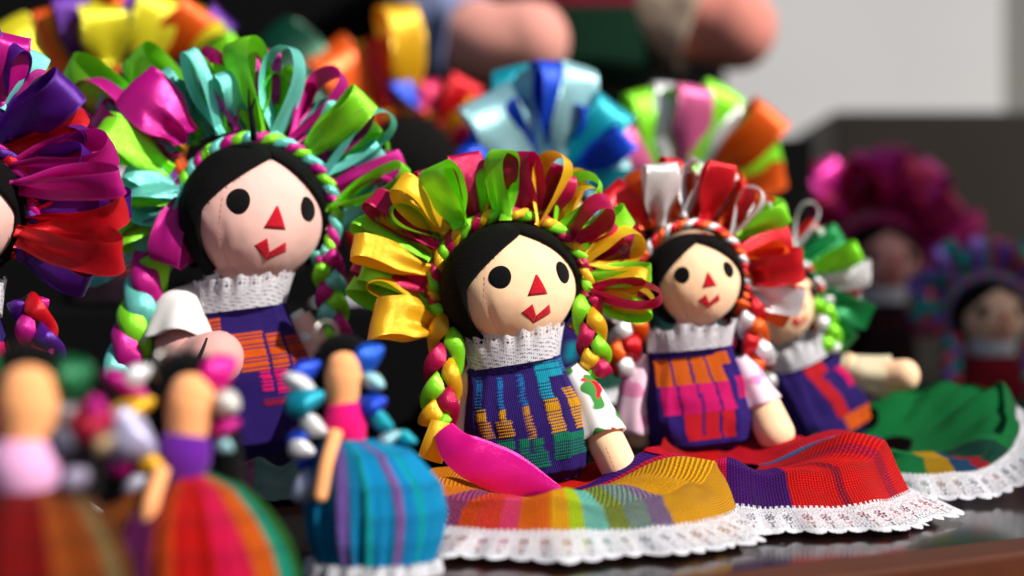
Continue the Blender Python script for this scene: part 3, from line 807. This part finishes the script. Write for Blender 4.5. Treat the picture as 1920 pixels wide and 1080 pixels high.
A, locA, hbA = doll('ribbon_doll', 'large pink-faced cloth doll with lime, aqua and magenta ribbon loops', .85, (477, 408), .0412, (490, 850), (452, 566), SKIN_P, [LIME, AQUA, MAGENTA], loopsA,
    yaw=31, roll=5, pitch=-2, tall=.985, band_r=1.13, band_z=1.0, pattern=PAT_A, tw=(.034, .036, .0265, .024), tun_yaw=14, seam=True,
    skirt=dict(c=(0, .02), r_in=.02, r_out=.075, z_top=.026, z_rim=.012, lace_w=.003, stripes=[(.2, (24, 18, 50), (34, 24, 60)), (.5, (40, 12, 40), (60, 18, 50)), (.8, (16, 34, 40), (24, 50, 50)), (1, (30, 14, 50), (44, 18, 60))], seed=8, hi=False, rfun=ang_fun([(0, .7), (90, .55), (180, 1), (270, .9)])),
    arms=[dict(pts=[(352, 600), (344, 650, -.012), (370, 680, -.022), (404, 672, -.034)], r=52, skin=(214, 158, 152), sleeve=dict(pts=[(376, 545), (346, 590, -.006), (338, 650, -.016)], r=[24, 54, 66], mat=WHITE_COTTON)),  # this arm's skin is a darker copy, its shade put into the colour
          dict(pts=[(556, 600, .01), (590, 650, .01), (610, 720, .008)], r=34, sleeve=dict(pts=[(548, 590, .01), (580, 640, .01)], r=[22, 34], mat=WHITE_COTTON))],
    braids=[dict(pts=[(290, 480, -.004), (268, 560, -.010), (250, 630, -.014), (226, 710, -.016)], w=74, pal=[0, 1, 2], n=8, seed=3, rope=True),
            dict(pts=[(612, 470, .006), (622, 560, .01), (630, 640, .012)], w=60, pal=[1, 2, 0], n=6, seed=4)])

# loose black thread standing up from the parting of the pink-faced doll
for k, (x1, y1, x2, y2) in enumerate(((468, 205, 466, 168), (472, 205, 478, 186))):
    tube('loose_thread', [locA(476, 262, -.02), locA(474, 236, -.024), locA(x1, y1, -.02), locA(x2, y2, -.02)], [.0020, .0016, .0009, .0004], HAIR, hbA, n=6)

tube('loose_thread', [locA(388, 634, -.082), locA(378, 660, -.086), locA(362, 692, -.084)], [.0006, .0010, .0008], BLACK_THREAD, A, n=6)
# running stitch along the forearm of the centre doll
for k in range(7):
    tube('arm_stitch', [locB(1136 + k * 3.4, 838 + k * 8.2, -.0258), locB(1138 + k * 3.4, 843 + k * 8.2, -.0262)], [.00028, .00028], THREAD, B, n=5, steps=2)

# ------------------------------------------------------------------ doll with orange, white and red loops
loopsC = [
    (1204, 424, 1140, 352, 70, 2, 76, .3), (1216, 428, 1192, 320, 66, 0, -66, .36), (1238, 422, 1240, 306, 84, 1, 70, .34), (1262, 412, 1262, 296, 52, 2, 60, .3, {'dr': .014}), (1282, 408, 1302, 298, 62, 1, 24, .36),
    (1322, 412, 1350, 304, 72, 2, 76, .3), (1346, 426, 1396, 334, 50, 0, 30, .30), (1366, 446, 1428, 356, 60, 1, 20, .50), (1382, 440, 1474, 392, 56, 3, 66, .3, {'dr': .012}), (1388, 478, 1482, 446, 74, 2, 76, .36),
    (1396, 510, 1508, 500, 76, 2, 72, .4), (1402, 548, 1506, 566, 66, 1, 70, .4), (1400, 570, 1480, 596, 40, 0, 60, .3), (1198, 452, 1142, 402, 56, 4, 66, .3), (1196, 520, 1148, 560, 50, 2, 60, .3), (1200, 560, 1152, 610, 52, 0, 66, .3), (1200, 540, 1140, 600, 50, 1, 40, .3)]
stripesC = [(.3, (200, 20, 44), (214, 34, 44)), (.44, (206, 20, 60), (220, 40, 70)), (.475, (200, 16, 84), (216, 40, 100)), (.53, (58, 20, 96), (84, 24, 110)), (.575, (204, 20, 40), (224, 40, 44)), (.583, (130, 14, 50), (190, 30, 50)), (.64, (214, 22, 36), (228, 40, 40)), (.655, (170, 16, 60), (206, 30, 60)), (.70, (214, 22, 36), (228, 40, 40)), (.74, (90, 26, 110), (120, 40, 130)), (.78, (40, 110, 150), (110, 70, 140)), (1, (180, 20, 50), (200, 30, 50))]
Cd, locC, hbC = doll('ribbon_doll', 'cloth doll with orange, white and red ribbon loops and chequered orange and pink tunic', .885, (1301, 529), .0292, (1312, 846), (1292, 645), SKIN_B, [ORANGE, WHITE, RED, LIME, CRIMSON], loopsC,
    yaw=14, roll=-7, pitch=-3, tall=.95, band_r=1.14, band_z=1.06, pattern=PAT_C, tw=(.0315, .0325, .0265, .02), tun_yaw=6,
    skirt=dict(c=(.010, -.052), r_in=.018, r_out=.099, z_top=.036, z_rim=.012, lace_w=.029, stripes=stripesC, seed=12, rfun=ang_fun([(0, 1.0), (40, 1.06), (70, 1.02), (100, .95), (180, .75), (250, .35), (310, .72)]), lift=ang_fun([(0, -.003), (30, -.004), (75, .005), (110, .004), (180, 0)])),
    arms=[dict(pts=[(1412, 735), (1430, 765, -.002), (1455, 815, -.012)], r=35, sleeve=dict(pts=[(1384, 672), (1404, 712), (1424, 760, -.002)], r=[16, 30, 40], mat=PINK_PRINT)),
          dict(pts=[(1194, 770), (1194, 790), (1200, 815)], r=28, sleeve=dict(pts=[(1218, 668), (1196, 730), (1190, 812)], r=[16, 36, 44], mat=PINK_PRINT))],
    braids=[dict(pts=[(1188, 600, -.004), (1170, 650, -.006), (1158, 700, -.004)], w=62, pal=[0, 1, 2], n=6, seed=5), dict(pts=[(1404, 560, .002), (1412, 620, .004), (1430, 690, .008)], w=54, pal=[1, 0, 2], n=6, seed=6)])

# ------------------------------------------------------------------ leaning doll with green skirt
loopsD = [
    (1490, 470, 1522, 378, 44, 1, 18, .46), (1500, 492, 1572, 430, 56, 0, 74, .36), (1512, 510, 1614, 470, 52, 3, 66, .3), (1520, 522, 1632, 516, 62, 1, 74, .36), (1524, 545, 1634, 592, 60, 0, 76, .36), (1520, 560, 1600, 640, 50, 0, 66, .3),
    (1460, 462, 1452, 372, 54, 3, 66, .3), (1430, 470, 1396, 380, 54, 1, 60, .3), (1410, 490, 1340, 420, 54, 0, 60, .3)]
G4, _, _ = doll('ribbon_doll', 'cloth doll leaning over with green and white ribbon loops and green skirt', 1.0, (1452, 570), .0315, (1566, 828), (1494, 668), SKIN_B, [GREEN, WHITE, RED, LIME], loopsD,
    yaw=28, roll=-10, pitch=0, pattern=PAT_D, tw=(.029, .033, .026, .02), tun_yaw=22,
    skirt=dict(c=(.024, -.034), r_in=.02, r_out=.108, z_top=.034, z_rim=.014, lace_w=.03, stripes=[(.44, (10, 104, 56), (12, 116, 62)), (.50, (10, 110, 58), (12, 120, 64)), (.525, (170, 130, 20), (190, 150, 30)), (.55, (20, 60, 100), (30, 80, 110)), (.57, (150, 24, 40), (170, 40, 50)), (.60, (12, 60, 50), (20, 80, 60)), (1, (10, 116, 60), (12, 126, 66))], seed=21, rfun=ang_fun([(0, 1.0), (20, 1.0), (45, .88), (70, .80), (120, .78), (180, .7), (250, .35), (310, .5)]), lift=ang_fun([(0, -.008), (40, -.006), (90, .018), (130, .02), (200, 0)]), rise=ang_fun([(0, 0), (14, .001), (34, .010), (56, .024), (90, .034), (140, .03), (200, 0)])),
    arms=[dict(pts=[(1580, 686), (1636, 704), (1696, 704, -.01)], r=30, sleeve=dict(pts=[(1570, 682), (1610, 700), (1664, 706)], r=[20, 34, 38], mat=BEIGE))],
    braids=[dict(pts=[(1538, 560, -.01), (1548, 600, -.01), (1562, 660, -.01)], w=44, pal=[3, 1, 3], n=5, seed=7), dict(pts=[(1420, 640, -.01), (1430, 690, -.012), (1445, 750, -.012)], w=44, pal=[2, 0, 1], n=5, seed=8)])

# ------------------------------------------------------------------ doll cut by the left edge
loopsE = [
    (0, 200, 20, 64, 90, 0, 60, .5), (10, 210, 66, 96, 60, 3, 60, .4), (0, 260, 136, 160, 96, 1, 55, .4), (10, 290, 158, 210, 74, 2, 40, .36), (10, 320, 212, 272, 84, 0, 35, .40), (20, 350, 230, 330, 64, 0, 60, .3, {'dr': -.004}),
    (20, 380, 246, 392, 66, 1, 60, .36), (30, 420, 236, 396, 76, 2, 55, .40), (30, 440, 232, 470, 84, 2, 60, .4, {'dr': -.006}), (20, 470, 170, 530, 70, 1, 60, .4), (-20, 170, -30, 40, 80, 1, 60, .4), (-60, 160, -110, 40, 80, 2, 60, .4), (-10, 240, 60, 180, 90, 1, 70, .4)]
E, _, _ = doll('ribbon_doll', 'cloth doll with magenta, purple and red ribbon loops beside the large pink-faced doll', .745, (-100, 400), .038, (-60, 940), (-90, 590), SKIN_P, [MAGENTA, PURPLE, RED, AQUA], loopsE,
    yaw=15, pattern=pat_plain(NAVY, MAG), tw=(.03, .034, .025, .02), hi=True,
    skirt=dict(c=(0, 0), r_in=.02, r_out=.06, z_top=.02, z_rim=.01, lace_w=.012, stripes=[(.5, (110, 20, 60), (140, 40, 60)), (1, (20, 60, 60), (30, 90, 80))], seed=31, hi=False),
    braids=[dict(pts=[(52, 560, 0), (66, 610, -.004), (90, 680, -.006)], w=70, pal=[2, 0, 1], n=6, seed=9)])

# ------------------------------------------------------------------ dolls in the rows behind, on black draped steps
def fan(c, r0, r1, a0, a1, n, w, ncol, seed, sq=.92):
    rnd = random.Random(seed); out = []
    for k in range(n):
        a = math.radians(a0 + (a1 - a0) * (k + .5) / n + rnd.uniform(-3, 3)); rr = r1 * rnd.uniform(.9, 1.06)
        out.append((c[0] + math.cos(a) * r0, c[1] - math.sin(a) * r0 * sq, c[0] + math.cos(a) * rr, c[1] - math.sin(a) * rr * sq, w * rnd.uniform(.85, 1.15), k % ncol, rnd.choice((-70, -55, -30, 30, 55, 72, 80)), rnd.uniform(.28, .42)))
    return out
BACK = 'cloth dolls in the back rows'
def back_doll(label, D, head, R, skin, pal, loops, zb, tun, **kw):
    px = F_PX / D; hz = P(*head, D).z; Hh = hz - zb
    seat = (head[0], HORIZON + (EYE - zb - .018) * px); neck = (head[0], head[1] + R * .98 * px)
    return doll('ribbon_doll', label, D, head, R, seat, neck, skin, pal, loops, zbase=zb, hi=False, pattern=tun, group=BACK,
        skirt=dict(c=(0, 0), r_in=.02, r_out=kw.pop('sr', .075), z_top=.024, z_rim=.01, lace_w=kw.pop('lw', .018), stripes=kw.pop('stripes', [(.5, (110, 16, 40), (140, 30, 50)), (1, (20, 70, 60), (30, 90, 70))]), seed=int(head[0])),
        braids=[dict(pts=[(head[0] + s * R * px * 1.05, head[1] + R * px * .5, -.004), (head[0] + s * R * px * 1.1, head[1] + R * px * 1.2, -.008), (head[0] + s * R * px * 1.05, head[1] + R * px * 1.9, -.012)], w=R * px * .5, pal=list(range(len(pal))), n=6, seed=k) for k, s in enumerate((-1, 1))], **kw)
loopsF = [(110, 160, 10, 40, 90, 0, 70, .36), (130, 140, 82, 20, 70, 1, 66, .36), (160, 128, 130, -10, 70, 2, 70, .36), (190, 122, 178, 0, 80, 0, 66, .36), (215, 120, 220, -14, 60, 1, 40, .34), (240, 120, 262, -8, 70, 2, 66, .34), (265, 122, 310, -10, 96, 0, 74, .4, {'dr': -.006}), (200, 122, 196, 10, 96, 0, 70, .4, {'dr': -.008}), (290, 130, 372, 10, 86, 1, 74, .36), (310, 145, 420, 24, 70, 2, 66, .34), (320, 160, 450, 84, 50, 3, 60, .3), (100, 200, 84, 110, 70, 1, 70, .4)]
back_doll('cloth doll with yellow, orange and purple ribbon loops behind the large pink-faced doll', 1.16, (215, 250), .046, SKIN_P, [LEMON, ORANGE, PURPLE, LIME], loopsF, .115, pat_plain((120, 20, 40), YEL), band_c=(215, 250), sr=.04, lw=.003, stripes=[(1, (24, 10, 20), (34, 14, 26))])
loopsG = [(700, 220, 600, 92, 110, 0, 66, .42), (740, 200, 715, 70, 90, 1, 70, .4), (770, 200, 742, 8, 80, 2, 60, .4), (690, 240, 560, 150, 80, 1, 50, .4), (690, 270, 640, 160, 60, 2, 60, .4), (800, 210, 735, 150, 40, 3, 60, .3), (820, 220, 800, 150, 60, 4, 60, .4), (830, 240, 880, 150, 70, 1, 70, .4), (830, 260, 890, 190, 50, 2, 60, .4), (690, 300, 560, 240, 70, 4, 60, .4), (840, 280, 900, 250, 60, 4, 60, .4), (700, 250, 500, 60, 110, 5, 70, .4)]
back_doll('shaded cloth doll with orange, red and blue ribbon loops in the dark between two headdresses', 1.36, (765, 300), .043, (170, 120, 100), [ORANGE, RED, YELLOW, BLUE, CRIMSON, (6, 60, 40)], loopsG, .115, pat_plain((30, 10, 30), (60, 10, 30)), yaw=180, features=False)  # dim skin and tunic colours stand in for the shade on this doll
loopsH = [(985, 320, 905, 178, 120, 2, 84, .36, {'dtw': 6}), (1000, 312, 958, 126, 116, 0, 84, .34, {'dr': .02, 'dtw': 6}), (1030, 308, 1030, 112, 70, 1, 60, .34, {'dr': .014}), (1050, 312, 1092, 124, 90, 2, 66, .36), (1070, 318, 1150, 192, 96, 0, 74, .36), (1085, 326, 1172, 250, 70, 1, 66, .3), (1090, 338, 1180, 300, 66, 2, 70, .34), (965, 328, 872, 262, 90, 1, 70, .36), (1090, 350, 1190, 340, 60, 0, 70, .34), (960, 340, 850, 310, 70, 0, 70, .36)]
back_doll('cloth doll with teal, royal blue and pale blue ribbon loops behind the yellow-ribboned doll', 1.08, (1020, 420), .037, SKIN_B, [TEAL, BLUE, PALE], loopsH, .045, pat_plain(NAVY, CYAN))
loopsI = [(1240, 330, 1190, 170, 60, 0, 66, .34), (1255, 322, 1250, 156, 90, 1, 74, .4), (1280, 318, 1305, 160, 80, 2, 74, .36), (1300, 318, 1368, 166, 90, 0, 74, .36), (1320, 324, 1404, 212, 80, 1, 72, .36), (1340, 332, 1444, 200, 90, 3, 74, .36), (1345, 345, 1466, 290, 50, 0, 62, .3), (1350, 360, 1474, 330, 56, 3, 70, .34), (1230, 340, 1160, 240, 70, 2, 72, .36)]
back_doll('cloth doll with lime, white, pink and orange ribbon loops behind the orange-ribboned doll', 1.2, (1290, 425), .04, SKIN_B, [LIME, WHITE, PINK, ORANGE], loopsI, .045, pat_plain((20, 60, 60), MAG))
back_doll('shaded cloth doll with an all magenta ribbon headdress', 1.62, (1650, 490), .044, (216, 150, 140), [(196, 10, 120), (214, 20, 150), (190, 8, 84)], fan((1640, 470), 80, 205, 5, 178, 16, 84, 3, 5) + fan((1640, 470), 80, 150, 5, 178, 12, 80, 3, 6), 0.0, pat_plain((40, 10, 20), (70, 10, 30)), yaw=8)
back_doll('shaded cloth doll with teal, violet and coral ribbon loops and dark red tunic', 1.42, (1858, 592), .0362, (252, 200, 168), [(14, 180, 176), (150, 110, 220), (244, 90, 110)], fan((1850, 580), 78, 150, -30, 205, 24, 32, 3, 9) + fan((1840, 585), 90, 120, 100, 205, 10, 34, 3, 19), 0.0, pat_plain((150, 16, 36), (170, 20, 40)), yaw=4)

# big doll on the upper shelf: only the arms and the lower body reach into the picture
DB = 1.75; zb = .30; sB = P(1108, 180, DB)
big = empty('large_doll', (sB.x, DB, zb), 'oversized cloth doll on the upper shelf with stubby pink arms', 'doll')
oB = Vector((sB.x, DB, zb)); lb = lambda x, y, dy=0.: P(x, y, DB + dy) - oB
tn, sd, fr_, ax_ = make_tunic(big, lb(1108, 160), lb(1108, -220), .075, .085, .06, .05, .0, lambda u, v: (8, 52, 34) if v < .36 else ((128, 14, 50) if v < .62 else (60, 14, 40)), 3, hi=False)
make_head(big, head_frame(lb(1108, -380), math.radians(18), 0, 0), .115, (214, 150, 138), hi=False)
a1 = tube('arm', [lb(830, -60), lb(840, 40, -.04), lb(910, 82, -.08), lb(1000, 76, -.10)], [.036, .046, .050, .046], cotton((214, 148, 136)), big)
s1 = tube('sleeve', [lb(850, -150), lb(812, -20, -.02), lb(838, 64, -.05), lb(884, 82, -.07)], [.04, .056, .054, .058], cotton((116, 124, 160)), a1, round_end=False, open_end=True, ruffle=.08, n=36); solid(s1, .003)
a2 = tube('arm', [lb(1240, -40), lb(1300, 30), lb(1386, 56, -.02)], [.04, .048, .05], cotton((206, 130, 118)), big)
s2 = tube('sleeve', [lb(1170, -60), lb(1230, 10), lb(1310, 44, -.01)], [.035, .062, .066], cotton((176, 156, 136)), a2, round_end=False, open_end=True, ruffle=.06, n=36); solid(s2, .003)

b1 = box('display_step', -.62, -.015, 1.085, 1.50, .0004, .114, BLACK_CLOTH); tag(b1, 'black cloth-draped step under the yellow-orange and red-blue headdress dolls', 'display step')
b2 = box('display_step', -.012, .26, 1.005, 1.50, .0004, .0445, BLACK_CLOTH); tag(b2, 'low black cloth-draped step under the teal and the lime headdress dolls', 'display step')
b3 = box('display_shelf', -.72, .33, 1.56, 1.95, .0004, .299, BLACK_CLOTH); tag(b3, 'tall black draped shelf carrying the oversized doll', 'shelf')
b4 = box('backdrop_cloth', -1.2, .30, 2.0, 2.03, -.758, 1.4, BLACK_CLOTH); tag(b4, 'black cloth hanging behind the shelf of dolls', 'backdrop cloth')

# ------------------------------------------------------------------ keyring dolls in the foreground
def mini(label, D, face, fw, fh, top_c, skirt_c, skirt_pts, stripes, pal, braidL, braidR, skin=(250, 170, 112), arm=None, ring=None, tilt=0., hem=None, zb=.0008, top_pts=None, skirt_shade=1.0):
    fx, fy = face
    s = P(skirt_c, HORIZON + EYE * F_PX / D, D)
    root = empty('keyring_doll', (s.x, D, 0), label, 'doll', 'little keyring dolls in front'); o0 = Vector((s.x, D, 0))
    loc = lambda x, y, dy=0.: P(x, y, D + dy) - o0
    k = D / F_PX
    hd = tube('head', [loc(fx - tilt * fh * .5, fy + fh * .62), loc(fx, fy), loc(fx + tilt * fh * .5, fy - fh * .22)], [fw * .40 * k, fw * .5 * k, fw * .47 * k], cotton(skin, 1.5), root, n=24)
    # black yarn hair behind and over the top
    tube('hair', [loc(fx - fw * .80, fy + fh * 1.25, .010), loc(fx - fw * .66, fy + fh * .35, .006), loc(fx - fw * .40, fy - fh * .45, .005), loc(fx, fy - fh * .66, .004), loc(fx + fw * .42, fy - fh * .42, .005), loc(fx + fw * .64, fy + fh * .35, .006), loc(fx + fw * .80, fy + fh * 1.25, .010)], [fw * .34 * k, fw * .34 * k, fw * .36 * k, fw * .34 * k, fw * .36 * k, fw * .34 * k, fw * .34 * k], HAIR, root, n=14)
    tp = top_pts or [(fx, fy + fh * .42), (fx, fy + fh * 1.1)]
    V, U, C, C2 = [], [], [], []
    tube('blouse', [loc(*tp[0], -.001), loc((tp[0][0] + tp[1][0]) / 2, (tp[0][1] + tp[1][1]) / 2, -.002), loc(*tp[1], -.001)], [fw * .50 * k, fw * .55 * k, fw * .50 * k], cotton(top_c, 1.5), root, n=24, flat=.85)
    # ball skirt: stuffed, gathered at the waist
    na, nr = 160, 40
    for j in range(nr):
        t = j / (nr - 1); i0 = t * (len(skirt_pts) - 1); q = min(int(i0), len(skirt_pts) - 2); f = i0 - q
        x0, x1, y = [skirt_pts[q][m] + (skirt_pts[q + 1][m] - skirt_pts[q][m]) * sstep(f) for m in range(3)]
        c = loc((x0 + x1) / 2, y); r = (x1 - x0) / 2 * k
        for i in range(na):
            a = 2 * math.pi * i / na
            g = 1 + .05 * math.sin(a * 13 + 1.3) * (.4 + .6 * (1 - t)) + .025 * math.sin(a * 29 + t * 4)
            p = c + Vector((r * g * math.sin(a), -r * g * .8 * math.cos(a), 0)); p.z = max(p.z, zb)
            V.append(p); U.append((a * r * 900, t * 50)); c1, c2 = stripe_at(stripes, (a / (2 * math.pi) + .5) % 1.0); C.append(tuple(q * skirt_shade for q in vivid(c1))); C2.append(tuple(q * skirt_shade for q in vivid(c2)))  # stripe colours multiplied down, putting shade into the skirt
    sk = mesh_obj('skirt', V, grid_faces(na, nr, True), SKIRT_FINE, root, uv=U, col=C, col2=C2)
    if hem:
        x0, x1, y0, y1 = hem; c0 = loc((x0 + x1) / 2, y0); r = (x1 - x0) / 2 * k; hz = (y1 - y0) * k
        build_lace('lace_trim', lambda u, v: Vector((c0.x + r * (1 + .06 * v + .03 * math.sin(u * 120)) * math.sin(u * 6.2832), c0.y - r * .8 * (1 + .06 * v + .03 * math.sin(u * 120)) * math.cos(u * 6.2832), max(.0008, c0.z - hz * v))), 26, 8, 12, sk)
    for br in (braidL, braidR):
        core = tube('braid', [loc(*q[:3]) for q in br], [4 * k + .0005] * len(br), HAIR, root, n=8)
        for i, q in enumerate(br):
            x, y, dy, sx, sz, c = q
            add_wrap(core, loc(x, y, dy - .003), Vector((math.cos(.5 * (-1) ** i), 0, math.sin(.5 * (-1) ** i))), sx * .62 * k, sz * .80 * k, satin(c), kind=i % 4, roll=i * 1.3)
    if arm: tube('arm', [loc(*q) for q in arm[0]], [arm[1] * k] * len(arm[0]), cotton(skin, 1.5), root, n=14)
    if ring:
        x, y, rr = ring; V = []; n, m = 36, 8; c = loc(x, y, .004)
        for i in range(n):
            a = 2 * math.pi * i / n
            for j in range(m):
                b = 2 * math.pi * j / m; R_ = rr * k + .0009 * math.cos(b)
                V.append(c + Vector((R_ * math.cos(a) * .6, R_ * math.cos(a) * .8 + .0009 * math.sin(b), R_ * math.sin(a))))
        mesh_obj('key_ring', V, [(i * m + j, ((i + 1) % n) * m + j, ((i + 1) % n) * m + (j + 1) % m, i * m + (j + 1) % m) for i in range(n) for j in range(m)], METAL, root)
    return root
TQ = (10, 128, 176)
mini('little keyring doll with turquoise striped skirt and hot pink blouse', .625, (644, 708), 72, 88, (232, 10, 112), 690,
     [(610, 700, 822), (590, 770, 845), (576, 822, 905), (574, 834, 960), (582, 826, 1010), (596, 812, 1050)],
     [(.36, TQ, (12, 140, 180)), (.42, (10, 116, 168), (20, 150, 190)), (.455, (130, 70, 150), (20, 120, 170)), (.49, TQ, (16, 150, 196)), (.50, (20, 170, 170), (60, 180, 160)), (.56, TQ, TQ), (.575, (150, 60, 130), TQ), (.62, (14, 120, 176), TQ), (.635, (20, 170, 160), TQ), (1, TQ, (16, 150, 196))],
     [BLUE, WHITE, TEAL], [(570, 700, -.002, 62, 36, BLUE), (562, 720, -.006, 58, 38, WHITE), (572, 752, -.008, 64, 50, (20, 170, 196)), (590, 800, -.006, 50, 34, WHITE), (570, 815, -.004, 60, 34, BLUE), (566, 842, -.006, 44, 34, WHITE), (588, 858, 0, 60, 34, BLUE), (578, 912, -.004, 44, 64, (190, 196, 226))],
     [(690, 672, .004, 60, 44, (24, 96, 220)), (700, 715, .002, 40, 34, PALE), (698, 758, .0, 48, 42, BLUE), (716, 790, 0, 44, 30, TEAL), (730, 822, 0, 40, 26, PALE), (762, 822, .004, 36, 24, TEAL)],
     arm=([(630, 810, -.010), (612, 870, -.018), (600, 930, -.020)], 13), ring=(612, 632, 30), tilt=.05, hem=(576, 824, 1044, 1084), top_pts=[(645, 760), (652, 822)])
mini('little keyring doll with rainbow striped skirt and purple blouse', .55, (356, 760), 92, 104, (96, 26, 140), 400,
     [(320, 380, 884), (250, 450, 910), (190, 500, 960), (160, 540, 1020), (150, 560, 1080), (150, 566, 1160)],
     [(.30, (120, 60, 16), (150, 80, 20)), (.42, (150, 76, 16), (180, 100, 24)), (.47, (120, 30, 90), (60, 20, 90)), (.51, (196, 70, 16), (216, 90, 20)), (.57, (200, 40, 30), (214, 50, 30)), (.63, (226, 30, 90), (230, 40, 80)), (.68, (236, 100, 30), (240, 120, 30)), (.72, (30, 150, 130), (40, 160, 120)), (1, (30, 90, 30), (50, 110, 40))],
     [MAGENTA], [(258, 706, -.002, 52, 34, WHITE), (236, 722, 0, 80, 44, MAGENTA), (246, 768, -.006, 80, 46, YELLOW), (244, 818, -.008, 92, 84, (200, 196, 232)), (240, 866, -.004, 70, 44, MAGENTA), (282, 868, -.006, 44, 36, YELLOW), (262, 908, -.004, 54, 42, (206, 204, 226))],
     [(410, 700, .004, 70, 54, HOT), (426, 756, .002, 44, 54, (230, 226, 220)), (424, 800, .002, 48, 34, MAGENTA), (420, 834, .004, 34, 28, PALE)],
     arm=([(304, 880, -.012), (284, 940, -.02), (276, 980, -.02)], 15), ring=(318, 690, 34), tilt=.12, top_pts=[(350, 818), (340, 890)], skirt_shade=.62)
mini('little keyring doll with dark red skirt and pale pink blouse', .485, (56, 758), 118, 124, (232, 170, 216), 60,
     [(-10, 110, 910), (-70, 170, 940), (-110, 210, 1000), (-130, 236, 1060), (-130, 246, 1120), (-120, 246, 1200)],
     [(.30, (60, 6, 14), (80, 8, 18)), (.46, (96, 4, 20), (120, 6, 24)), (.58, (146, 6, 28), (160, 8, 30)), (.62, (170, 80, 20), (190, 100, 30)), (.68, (150, 70, 20), (170, 90, 30)), (.72, (150, 130, 90), (120, 90, 40)), (1, (110, 60, 16), (130, 70, 20))],
     [GREEN], [(-40, 700, 0, 70, 50, GREEN), (-44, 780, 0, 70, 60, MAGENTA), (-40, 860, 0, 70, 60, WHITE)],
     [(140, 712, .004, 70, 70, (6, 100, 56)), (136, 780, .004, 56, 50, (150, 150, 160)), (176, 790, .0, 70, 70, (190, 10, 60)), (182, 766, -.004, 40, 36, MAGENTA), (196, 830, -.004, 34, 34, (196, 170, 130)), (120, 830, 0, 60, 50, (90, 90, 110)), (142, 898, -.004, 48, 46, (170, 160, 190))],
     ring=(150, 840, 40), tilt=.05, top_pts=[(52, 830), (44, 920)], skirt_shade=.5)

# ------------------------------------------------------------------ background
WALL_M = plain('white_plaster', (196, 196, 198), .9, 0, .2, 2.0, .08)
wall = box('back_wall', -1.0, 1.105, 3.2, 3.3, -.76, 2.6, WALL_M); wall['kind'] = 'structure'
wall2 = box('side_wall', 1.108, 3.5, 3.23, 3.33, -.76, 2.6, plain('grey_plaster', (120, 118, 116), .9, 0, .2, 2.0, .1)); wall2['kind'] = 'structure'
cab = box('dark_counter', P(1565, 0, 2.3).x, 1.9, 2.3, 2.8, -.76, P(0, 208, 2.3).z, plain('dark_board', (104, 94, 84), .7, 0, .3, 6, .2)); tag(cab, 'dark grey-brown counter block standing before the pale wall', 'counter')

# added awning, out of view, put up to shade the far dolls and the counter
aw = empty('added_awning', (1.5, 1.6, -.76), 'added canvas sheet on poles, out of view, shading the far corner of the stall', 'awning')
V = []
for j in range(9):
    for i in range(13):
        yy = -1.75 + 2.55 * j / 8; V.append((-.20 - .19 * sstep(yy, -.95, -.70) + 1.8 * i / 12, yy, 1.80 + .02 * math.sin(i * 1.3) * math.sin(j * .9)))
cvm, cnt, cb, cout = new_mat('shade_canvas')
cb.inputs['Base Color'].default_value = (*lin((214, 204, 190)), 1); cb.inputs['Roughness'].default_value = .9
ctr = N(cnt, 'ShaderNodeBsdfTranslucent'); ctr.inputs[0].default_value = (*lin((250, 246, 238)), 1)
cmx = N(cnt, 'ShaderNodeMixShader'); cmx.inputs[0].default_value = .85
cnt.links.new(cb.outputs[0], cmx.inputs[1]); cnt.links.new(ctr.outputs[0], cmx.inputs[2]); cnt.links.new(cmx.outputs[0], cout.inputs[0])
cv = mesh_obj('canvas', V, grid_faces(13, 9), cvm, aw)
for x, y in ((1.7, .76), (1.7, -1.7)):
    tube('shade_pole', [(x, y, 0), (x, y, .9), (x, y, 1.79)], [.015] * 3, WOOD_M, aw, n=12)
